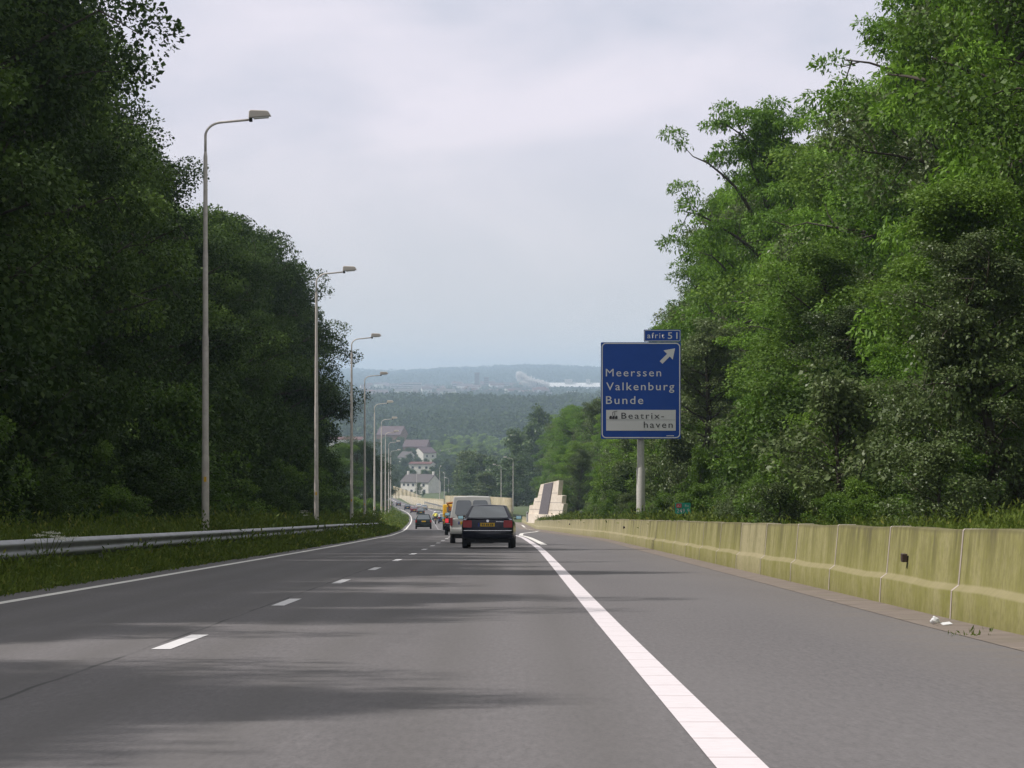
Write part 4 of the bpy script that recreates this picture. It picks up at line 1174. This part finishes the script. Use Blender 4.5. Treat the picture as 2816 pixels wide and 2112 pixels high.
for y in np.concatenate([np.arange(50, 100, 3.0), np.arange(105, 330, 3.4)]):
    y = y + random.uniform(-1, 1); hs = random.uniform(.7, 1.7); key = random.choice(['shrub1', 'shrub2'])
    x = float(xbar(y)) + random.uniform(1.1, 2.6)
    x = clear_x(x, y, hs, 1.2, key) if y < 101 else clear_x(x, y, hs, 1.2, key, (1440, 1585, 1440))
    plant('roadside_shrub', key, x, y, hs, 1.2, 'low leafy shrub crowding the back of the concrete barrier', 'shrub', 'low shrubs right behind the barrier')
# beyond the wood on the left: lower trees behind the row of lamps
for px, Y, pt, key, lab in ((930, 350, 1190, 'broad1', 'bright leafy tree just past the end of the dark wood'), (968, 380, 1215, 'broad2', 'leafy tree behind the third street lamp'),
                            (1000, 430, 1205, 'broad1', 'leafy tree behind the fourth street lamp'), (1034, 480, 1195, 'dark2', 'dark tree behind the fifth street lamp'),
                            (1062, 560, 1225, 'dark1', 'dark tree between the sixth and seventh street lamps'), (1080, 640, 1262, 'dark2', 'dark tree behind the last street lamp'), (1086, 720, 1300, 'dark1', 'dark tree where the far bend disappears')):
    x = PX(px, Y) - 3.2
    plant('leafy_tree', key, x, Y, PZ(pt, Y) - G(x, Y), 1.25, lab, 'tree')
for px, Y, pt in ((985, 330, 1370), (1010, 370, 1372), (1040, 420, 1378), (1060, 500, 1385), (1075, 560, 1380), (955, 300, 1352), (1085, 660, 1378)):
    x = PX(px, Y) - 1.5
    plant('verge_shrub', 'shrub1', x, Y, max(1.5, PZ(pt, Y) - G(x, Y)), 1.2, 'light green shrub on the verge at the feet of the far street lamps', 'shrub', 'shrubs at the lamp feet')

# ------------------------------------------------------------------ weeds and grass on the verges
def weeds(name, n, fx_, fy_, fh, mat_, seed, per=9, wide=.013, lab=None):
    r = np.random.default_rng(seed)
    yv = fy_(r, n); xv = fx_(r, yv); zv = ground(xv, yv) - .02
    # clumping
    cl = np.sin(xv * 1.9 + yv * .83) * np.sin(yv * .37 + 1.1) + .6 * np.sin(yv * 1.3 + xv * 3.1)
    h = fh(r, xv, yv) * (1 + .40 * cl)
    h = np.clip(h, .06, 2)
    ii = np.repeat(np.arange(n), per)
    m_ = len(ii)
    hh = h[ii] * r.uniform(.45, 1.1, m_)
    sc2 = np.clip(yv[ii] / 60, .8, 3.0)
    base = np.stack([xv[ii] + r.normal(0, .09, m_), yv[ii] + r.normal(0, .12, m_), zv[ii]], 1)
    lean = np.stack([r.normal(0, .35, m_), r.normal(0, .35, m_), np.ones(m_)], 1)
    t_ = r.uniform(.02, .95, m_) * (r.random(m_) < .86)
    a = base + lean * (hh * t_)[:, None]
    d = unit(lean + r.normal(0, .55, (m_, 3)) * (t_ > 0)[:, None])
    l = np.where(t_ > 0, (np.minimum(hh * .3, .06) + .04) * np.clip(sc2, 1, 2.2), hh * .9)[:, None]
    s = unit(np.cross(d, r.normal(0, 1, (m_, 3))))
    w_ = (wide * sc2 * r.uniform(.6, 1.5, m_) * np.where(t_ > 0, 1.3, .45))[:, None]
    V = np.stack([a, a + d * l * .5 + s * w_, a + d * l, a + d * l * .5 - s * w_], 1).reshape(-1, 3)
    o = mobj(name, mesh_np(name, V, np.arange(4 * m_).reshape(m_, 4)), mat_)
    return tag(o, lab, None, None, 'stuff')
M['weed'] = leaf_mat('weed', (.065, .11, .016), (.18, .245, .037), (.33, .32, .07), .35, .6, .15)
def ydist(y0, y1, p):
    def f(r, n):
        u_ = r.random(n)
        a, b = y0 ** (1 - p), y1 ** (1 - p)
        return (a + u_ * (b - a)) ** (1 / (1 - p))
    return f
weeds('verge_weeds', 30000, lambda r, y: off(y) - 6.72 - r.random(len(y)) ** 1.1 * 4.6, ydist(26, 620, .9),
      lambda r, x, y: np.where(x - off(y) > -7.0, .20, np.where(x - off(y) > -7.6, .42, np.where(x - off(y) > -8.0, .46, .85))) * np.where(x - off(y) > -8.6, np.clip(1.2 - y / 400, .65, 1), np.clip(y / 200, .9, 1.4)) * r.uniform(.6, 1.2, len(y)), M['weed'], 5, per=15)
weeds('bank_weeds', 24000, lambda r, y: xbar(y) + .45 + r.random(len(y)) * 5.5, ydist(36, 420, .85),
      lambda r, x, y: (.24 + .06 * np.clip(x - xbar(y), 0, 4)) * np.clip(y / 80, .8, 1.5) * r.uniform(.6, 1.3, len(y)), M['weed'], 6, per=16)
# cow parsley
def parsley(x, y, h, lab):
    root = empty('cow_parsley', (x, y, G(x, y)))
    tag(root, lab, 'wild plant', 'cow parsley on the verge')
    st = MB(); fl = Acc(); r = np.random.default_rng(int(abs(x * 100 + y)))
    for k in range(6):
        a = r.uniform(0, 6.28); rad = r.uniform(.08, .34)
        e = Vector((rad * math.cos(a), rad * math.sin(a), h * r.uniform(.72, 1.0)))
        st.tube([(0, 0, 0), (e.x * .3, e.y * .3, e.z * .55), tuple(e)], [.010, .007, .005], 4)
        c = np.array(e)[None, :] + np.stack([r.normal(0, .055, 70), r.normal(0, .055, 70), r.normal(0, .008, 70)], 1)
        fl.add(*leaf_quads(c, np.tile([0, 0, 1.], (70, 1)), .022, .009, 0, r, 2.0))
    st.build('stem', M['weed'], root)
    me = fl.mesh('blossom'); mobj('blossom', me, mat('umbel_white', (.62, .62, .52), .8), root)
parsley(PX(125, 49) , 49, .85, 'white cow parsley poking above the near end of the guardrail')
parsley(PX(165, 53), 53, .80, 'white cow parsley beside the tallest parsley at the near end of the guardrail')
parsley(PX(830, 135), 135, 1.25, 'white cow parsley near the foot of the second street lamp')
gw = weeds('grass_tuft', 3, lambda r, y: 3.95 + r.normal(0, .03, len(y)), lambda r, n: 27.1 + r.normal(0, .05, n), lambda r, x, y: np.full(len(y), .075), M['weed'], 9, per=22, wide=.007)
gw['kind'] = 'thing'; tag(gw, 'small green tuft growing from the gutter joint near the white litter', 'weed')

# ------------------------------------------------------------------ houses in the valley
M['render_white'] = mat('render_white', (.62, .60, .55), .8, noise=(.6, (.46, .44, .40), .7))
M['roof_grey'] = mat('roof_grey', (.085, .075, .075), .8, noise=(2, (.06, .05, .05), .6))
M['roof_red'] = mat('roof_red', (.12, .05, .042), .8, noise=(1, (.09, .045, .04), .7))
M['roof_purple'] = mat('roof_purple', (.095, .062, .068), .8, noise=(1, (.07, .05, .055), .7))
M['window_dark'] = mat('window_dark', (.05, .055, .06), .15)
M['brick'] = mat('brick', (.22, .13, .095), .85, noise=(1.2, (.15, .09, .07), .7))
def house(name, label, x, y, z, wd, dp, he, hr, rz, wallm, roofm, wins=(), chim=(), group=None, cat='house'):
    root = empty(name, (x, y, z), R(rz)); tag(root, label, cat, group)
    hw = wd / 2
    MB().prism([(0, -3), (dp, -3), (dp, he), (dp / 2, hr), (0, he)], wd, 'x', -hw).build('wall', wallm, root)
    k = (hr - he) / (dp / 2)
    o_ = .35
    rf = MB()
    rf.prism([(-o_, he - o_ * k + .06), (dp / 2, hr + .06), (dp / 2, hr + .30), (-o_, he - o_ * k + .30)], wd + .5, 'x', -hw - .25)
    rf.prism([(dp + o_, he - o_ * k + .06), (dp + o_, he - o_ * k + .30), (dp / 2, hr + .30), (dp / 2, hr + .06)], wd + .5, 'x', -hw - .25)
    ro = rf.build('roof', roofm, root)
    for cx in chim:
        MB().box((cx, dp / 2, hr + .6), (.8, .8, 1.5), bevel=.04).build('chimney', wallm, ro)
    for (wx, wz, ww, wh) in wins:
        fr = MB().box((wx, -.03, wz), (ww + .16, .06, wh + .16)).build('window', M['sign_white'], root)
        MB().box((wx, -.045, wz), (ww, .06, wh)).build('pane', M['window_dark'], fr)
    return root
YH = 1250
house('farmhouse', 'white two storey house with dark roof and grey shaded gable beside the far bend', PX(1140, YH), YH, PZ(1361, YH), 14.0, 8.2, 5.1, 8.0, -36, M['render_white'], M['roof_grey'],
      [(-5.4, 4.0, 1.0, 1.0), (-3.2, 4.0, 1.0, 1.0), (-.7, 4.0, 1.1, 1.1), (2.0, 4.0, 1.1, 1.1), (4.6, 4.0, 1.1, 1.1), (4.9, 1.3, 1.2, 1.9), (-4.5, 1.5, 1.2, 1.2), (-1.5, 1.5, 1.2, 1.2)], (-6.3, 6.4))
wall_run('garden_wall', 'sloping beige retaining wall below the white farmhouse', 'wall',
         [(PX(1084, 1215), 1215, PZ(1337, 1215), -47), (PX(1098, 1212), 1212, PZ(1341, 1212), -47), (PX(1132, 1208), 1208, PZ(1353, 1208), -47), (PX(1166, 1204), 1204, PZ(1367, 1204), -47)], .5, 8, M['wall_beige'], .45)
Y2 = 1500
house('white_house', 'long white house with low red roof uphill behind the farmhouse', PX(1154, Y2), Y2, PZ(1312, Y2), 11, 9, 6.2, 7.0, -16, M['render_white'], M['roof_red'], [(-3.5, 4.6, 1.2, 1.1), (0, 4.6, 1.2, 1.1), (3.4, 4.6, 1.2, 1.1)], (4.2,))
Y3 = 1750
house('white_house', 'white gabled house with a purple brown roof above the red roofed house', PX(1182, Y3), Y3, PZ(1276, Y3), 9, 10, 6.2, 9.0, 38, M['render_white'], M['roof_purple'], [(-2, 4.4, 1.1, 1.2), (2, 4.4, 1.1, 1.2)])
house('white_house', 'small white house peeping out of trees beside the gabled house', PX(1217, 1800), 1800, PZ(1272, 1800), 5, 8, 6.0, 8.0, -20, M['render_white'], M['roof_grey'], [(0, 4.2, 1.2, 1.1)])
house('white_house', 'pale narrow house front set deepest in the valley trees', PX(1234, 1830), 1830, PZ(1270, 1830), 3.4, 8, 5.8, 7.6, -20, M['render_white'], M['roof_purple'], [(0, 4.0, 1.0, 1.1)])
house('white_house', 'pale house tucked beside the tip of the last street lamp', PX(1106, 1650), 1650, PZ(1285, 1650), 6.5, 8, 5.2, 8.0, -40, M['render_white'], M['roof_grey'], [(0, 4.0, 1.2, 1.1)])
house('white_house', 'white house seen under the overhanging dark branches beside the third street lamp', PX(950, 1900), 1900, PZ(1250, 1900), 20, 9, 9.0, 10.5, -10, M['render_white'], M['roof_red'], [(-6, 7, 1.4, 1.2), (-2, 7, 1.4, 1.2), (2, 7, 1.4, 1.2), (6, 7, 1.4, 1.2)])
house('brick_barn', 'big purple brown hall roof behind the fifth street lamp', PX(1068, 2100), 2100, PZ(1212, 2100), 17, 16, 4.0, 9.5, -18, M['brick'], M['roof_purple'], (), ())
house('brick_barn', 'broad purple brown roof left of the pale green treetops', PX(1140, 1950), 1950, PZ(1240, 1950), 15, 14, 2.6, 6.6, -12, M['brick'], M['roof_purple'], (), ())

# ------------------------------------------------------------------ valley trees
vt = [(1425, 1190, 780, .9, 'far2'), (1450, 1172, 840, 1.2, 'far2'), (1482, 1128, 850, 1.2, 'far1'),  # px, py of top, distance, width factor, kind
 (1278, 1258, 820, .8, 'fargrey'), (1290, 1240, 870, 1.05, 'fargrey'), (1318, 1248, 840, 1.1, 'fargrey'), (1352, 1262, 800, 1.0, 'far1'), (1386, 1285, 760, 1.0, 'far2'), (1296, 1275, 780, .9, 'far1'), (1262, 1290, 900, .7, 'far2'),
 (1340, 1300, 720, 1.0, 'fargrey'), (1280, 1305, 760, .8, 'far1'), (1405, 1300, 700, .9, 'far1'), (1420, 1260, 720, 1.0, 'far2'),
 (1232, 1268, 1300, .7, 'far2'), (1212, 1322, 1290, .5, 'far1'), (1232, 1310, 1180, .5, 'far1'), (1149, 1327, 1222, .75, 'fargrey'), (1163, 1349, 1200, .7, 'far1'),
 (1133, 1292, 1330, .8, 'far1'), (1110, 1300, 1340, .9, 'far2'), (1121, 1285, 1400, .8, 'far1'), (1165, 1293, 1380, 1.0, 'far2'), (1190, 1285, 1360, .9, 'far1'), (1095, 1282, 1450, 1.0, 'far2'),
 (1148, 1258, 1600, .8, 'far1'), (1170, 1263, 1560, .7, 'far2'), (1200, 1262, 1620, .8, 'far1'), (1130, 1250, 1620, .8, 'far2'), (1226, 1258, 1560, 1.0, 'far1'), (1110, 1262, 1560, .7, 'far2'), (1245, 1252, 1660, 1.0, 'fargrey'),
 (1205, 1230, 1880, .9, 'far1'), (1190, 1210, 1960, 1.0, 'far2'), (1230, 1204, 2000, 1.1, 'far1'), (1262, 1196, 2050, 1.1, 'far2'), (1295, 1196, 2000, 1.1, 'far1'), (1328, 1191, 2050, 1.2, 'far2'), (1360, 1198, 1980, 1.1, 'far1'), (1392, 1202, 1940, 1.1, 'far2'), (1420, 1208, 1900, 1.1, 'far1'),
 (1215, 1225, 1760, 1.0, 'far2'), (1250, 1220, 1720, 1.1, 'far1'), (1285, 1222, 1700, 1.1, 'far2'), (1320, 1216, 1720, 1.1, 'far1'), (1355, 1224, 1680, 1.1, 'far2'), (1390, 1228, 1640, 1.1, 'far1'),
 (1280, 1246, 1400, 1.1, 'far1'), (1320, 1240, 1420, 1.1, 'far2'), (1360, 1246, 1380, 1.1, 'far1'), (1400, 1250, 1340, 1.1, 'far2'),
 (1085, 1240, 1800, 1.0, 'far1'), (1060, 1215, 1900, 1.1, 'far2'), (1030, 1205, 1900, 1.1, 'far1'), (1000, 1212, 1850, 1.1, 'far2'), (970, 1225, 1800, 1.1, 'far1'), (1160, 1232, 1850, .9, 'far1'), (1140, 1236, 1880, .8, 'far2'),
 (1058, 1203, 2020, 1.0, 'far1'), (1076, 1204, 2030, 1.0, 'far2'), (1094, 1207, 2010, 1.0, 'far1'), (1122, 1237, 1890, .8, 'far2'), (1143, 1238, 1880, .8, 'far1'), (1161, 1237, 1895, .8, 'far2'),
 (985, 1238, 1600, 1.1, 'far2'), (1015, 1230, 1620, 1.1, 'far1'), (1045, 1236, 1600, 1.1, 'far2'), (945, 1222, 1820, 1.1, 'far1'), (1075, 1262, 1500, 1.0, 'far1')]
for px, py, Y, wf, key in vt:
    x = PX(px, Y); zt = PZ(py, Y); h = zt - G(x, Y)
    if Y < 1000: lab, gp = 'large hazy tree behind the beige noise wall or just beside its end', 'trees behind the noise wall'
    elif Y < 1480 and px < 1235: lab, gp = 'garden tree around the white farmhouse in the valley', 'trees around the farmhouse'
    else: lab, gp = 'pale green rounded tree among the valley houses', 'pale valley trees'
    w2 = wf * max(.6, min(1.6, 17.0 / max(4, h)))
    if h < 5: w2 = wf * 1.6
    if Y > 1630 and px > 1160: key = 'pale1'
    plant('valley_tree', key, x, Y, h, w2, lab, 'tree', gp)

seen = [(1095, 1203, 1307, 1362, 1250), (1094, 1166, 1338, 1367, 1205), (1125, 1186, 1270, 1292, 1500), (1171, 1200, 1243, 1262, 1750), (1208, 1226, 1243, 1251, 1800), (1229, 1241, 1243, 1251, 1830), (1098, 1115, 1245, 1262, 1650),
        (912, 985, 1203, 1216, 1900), (1052, 1092, 1170, 1200, 2100), (1116, 1167, 1208, 1234, 1950)]
rv = random.Random(3)
for k in range(230):
    Y = rv.uniform(1255, 2200); px = rv.uniform(915, 1260) if k % 3 else rv.uniform(1200, 1440)
    x = PX(px, Y); g0 = G(x, Y); h = rv.uniform(8, 14); rpx = 5.5 / Y * 8580
    ok = True
    for a, b, c, d, hy in seen:
        if Y < hy + 3 and a - rpx < px < b + rpx:
            lim = PZ(d + rv.uniform(-1, 5), Y) - g0
            h = min(h, lim)
        elif abs(Y - hy) < 14 and a - 6 < px < b + 6: ok = False
    if h < 3.0 or not ok: continue
    key = rv.choice(['far1', 'far2', 'far1', 'fargrey'] if px < 1160 or Y < 1630 else ['pale1', 'pale1', 'far2'])
    plant('valley_tree', key, x, Y, h, 17.0 / h * .62 if h > 6 else 1.5, 'pale green rounded tree among the valley houses', 'tree', 'pale valley trees')

# far wooded ridge: one mass nobody could count
def wood(name, seed, n, fy_, fx_, hgt, rad, per, L, w, mat_):
    r = np.random.default_rng(seed)
    y = fy_(r, n); x = fx_(r, y); z = ground(x, y)
    h = hgt * r.uniform(.55, 1.3, n) * (1 + .15 * np.sin(x / 60 + y / 90))
    ii = np.repeat(np.arange(n), per); m_ = len(ii)
    u_ = unit(r.normal(0, 1, (m_, 3)) + np.array([0, -.3, .5]))
    pos = np.stack([x[ii], y[ii], z[ii] + h[ii] * .58], 1) + u_ * np.stack([np.full(m_, rad), np.full(m_, rad), h[ii] * .45], 1) * r.uniform(.6, 1.0, m_)[:, None]
    V, q_ = leaf_quads(pos, u_, L, w, .1, r, .6)
    return tag(mobj(name, mesh_np(name, V, q_), mat_), None, None, None, 'stuff')
wood('wooded_ridge', 71, 2600, lambda r, n: r.uniform(2250, 3350, n), lambda r, y: r.uniform(-.085, .06, len(y)) * y, 15, 8.0, 120, 1.9, .95, M['leaf_wood'])
wood('town_woods', 72, 1500, lambda r, n: 5000 + 3800 * r.random(n), lambda r, y: r.uniform(-.075, .075, len(y)) * y, 10, 11, 40, 4, 1.9, M['leaf_wood'])
wood('hill_woods', 73, 3600, lambda r, n: r.uniform(9300, 12400, n), lambda r, y: r.uniform(-.08, .08, len(y)) * y, 13, 17, 30, 7, 3.2, M['leaf_wood'])

# ------------------------------------------------------------------ distant town
def block(name, label, px0, px1, pyt, pyb, Y, wallm, roofm, depth=14, rows=0, group=None, cat='building', rz=0):
    x0, x1 = PX(px0, Y), PX(px1, Y); zt, zb = PZ(pyt, Y), PZ(pyb, Y)
    root = empty(name, ((x0 + x1) / 2, Y, zb), R(rz)); tag(root, label, cat, group)
    w_, h_ = x1 - x0, zt - zb
    MB().box((0, depth / 2, h_ / 2 - 8), (w_, depth, h_ + 16)).build('wall', wallm, root)
    MB().box((0, depth / 2, h_ + .6), (w_ + .8, depth + .8, 1.2)).build('roof', roofm, root)
    for k in range(rows):
        MB().box((0, -.1, h_ * (k + .6) / (rows + .2)), (w_ * .94, .3, h_ / (rows + .2) * .4)).build('window_band', M['window_dark'], root)
    return root
TW = M['render_white']; TG = mat('town_grey', (.34, .32, .34), .8); TB = mat('town_brick', (.20, .15, .15), .85)
M['hall_white'] = mat('hall_white', (.52, .52, .52), .6)
house('factory_hall', 'very long low white factory hall behind the smoke', PX(1575, 6600), 6600, PZ(1067, 6600), PX(1650, 6600) - PX(1500, 6600), 70, 2.5, 11, 0, M['hall_white'], M['hall_white'], [(-40 + 16 * k, 1.2, 12, 1.0) for k in range(6)], cat='building')
for a, b, lab in ((1553, 1574, 'broader white rooftop housing on the factory hall'), (1612, 1623, 'narrow white rooftop housing near the end of the factory hall')):
    block('rooftop_housing', lab, a, b, 1044, 1051, 6620, M['hall_white'], M['hall_white'], 12, 0)
block('white_shed', 'low white shed below the factory hall, nearer of the two', 1560, 1584, 1078, 1092, 5200, M['hall_white'], M['hall_white'], 20, 1)
block('white_shed', 'white shed half hidden by a treetop below the smoke', 1478, 1488, 1074, 1086, 5300, M['hall_white'], M['hall_white'], 20, 1)
block('tower_block', 'tallest hazy tower block on the town skyline', 1305, 1318, 1026, 1064, 7000, TB, TB, 14, 7)
block('tower_block', 'shorter hazy tower block beside the tallest one', 1331, 1344, 1038, 1066, 7000, TB, TB, 14, 5)
block('office_building', 'cream office slab with striped windows beyond the fourth street lamp', 1022, 1053, 1067, 1077, 6400, TW, TW, 18, 2)
block('office_building', 'upright stair tower at the end of the cream office slab', 1047, 1053, 1058, 1077, 6450, TW, TW, 10, 0)
block('office_building', 'long pale striped office block in the middle of the town', 1072, 1165, 1060, 1074, 6500, TW, TG, 22, 3)
block('office_building', 'raised pale roof storey on the long striped office block', 1105, 1160, 1053, 1060, 6530, TW, TG, 18, 1)
block('office_building', 'pinkish mid rise block left of the tower blocks', 1244, 1272, 1054, 1078, 6800, TG, TB, 16, 4)
block('office_building', 'long pinkish block between the tower blocks and the smoke', 1345, 1402, 1053, 1072, 7050, TG, TB, 16, 3)
rr = random.Random(5)
for k in range(75):
    Y = rr.uniform(5300, 7800)
    px = rr.uniform(990, 1500)
    g0 = G(PX(px, Y), Y); hb_ = rr.uniform(6, 15)
    x = PX(px, Y); w_ = rr.uniform(12, 36)
    mm = rr.choice([TW, TG, TB, TW])
    house('town_house', 'tiny hazy house among the trees of the distant town', x, Y, g0, w_, 10, hb_, hb_ + 4, rr.uniform(-40, 40), mm, rr.choice([M['roof_red'], M['roof_grey'], M['roof_purple']]), group='houses of the distant town')

# ------------------------------------------------------------------ smoke plume
sm_pts = [(1512, 1058, 4), (1495, 1057, 7), (1478, 1056, 9), (1462, 1053, 10), (1450, 1049, 10), (1441, 1043, 10), (1434, 1037, 9), (1428, 1031, 8), (1423, 1026, 5)]
YS = 6500
sb = Acc()
rsm = np.random.default_rng(4)
path = np.array([(PX(a, YS), YS + 6 * math.sin(a), PZ(b, YS)) for a, b, c in sm_pts]); radv = np.array([c * .95 for a, b, c in sm_pts])
tq = np.linspace(0, len(path) - 1, 40)
pth = np.stack([np.interp(tq, np.arange(len(path)), path[:, j]) for j in range(3)], 1)
rd_ = np.interp(tq, np.arange(len(path)), radv)
vv, qq = tube_np(pth, rd_, 20)
vv = vv.reshape(40, 20, 3)
for j in range(40):
    for k in range(20):
        c = pth[j]; f = 1 + .5 * math.sin(k * 1.9 + j * .7) * math.sin(j * .9 + k * .6) + .28 * rsm.normal()
        vv[j, k] = c + (vv[j, k] - c) * max(.3, f)
smm = mesh_np('smoke', vv.reshape(-1, 3), qq)
bmx = bmesh.new(); bmx.from_mesh(smm); bmesh.ops.holes_fill(bmx, edges=bmx.edges); bmesh.ops.recalc_face_normals(bmx, faces=bmx.faces); bmx.to_mesh(smm); bmx.free()
m = bpy.data.materials.new('smoke'); m.use_nodes = True
m.node_tree.nodes.remove(m.node_tree.nodes['Principled BSDF'])
pv = m.node_tree.nodes.new('ShaderNodeVolumePrincipled'); pv.inputs['Color'].default_value = (.95, .93, .93, 1); pv.inputs['Density'].default_value = .35
m.node_tree.links.new(pv.outputs[0], m.node_tree.nodes['Material Output'].inputs['Volume'])
tag(mobj('smoke', smm, m), kind='stuff')

# ------------------------------------------------------------------ haze: the air itself
hz = MB().box((0, 7000, 15), (5600, 14200, 170)).build('haze', None)
m = bpy.data.materials.new('haze'); m.use_nodes = True
m.node_tree.nodes.remove(m.node_tree.nodes['Principled BSDF'])
pv = m.node_tree.nodes.new('ShaderNodeVolumePrincipled')
pv.inputs['Color'].default_value = (.60, .765, .975, 1); pv.inputs['Density'].default_value = .000125; pv.inputs['Anisotropy'].default_value = .1
m.node_tree.links.new(pv.outputs[0], m.node_tree.nodes['Material Output'].inputs['Volume'])
hz.data.materials.append(m)
tag(hz, kind='stuff')
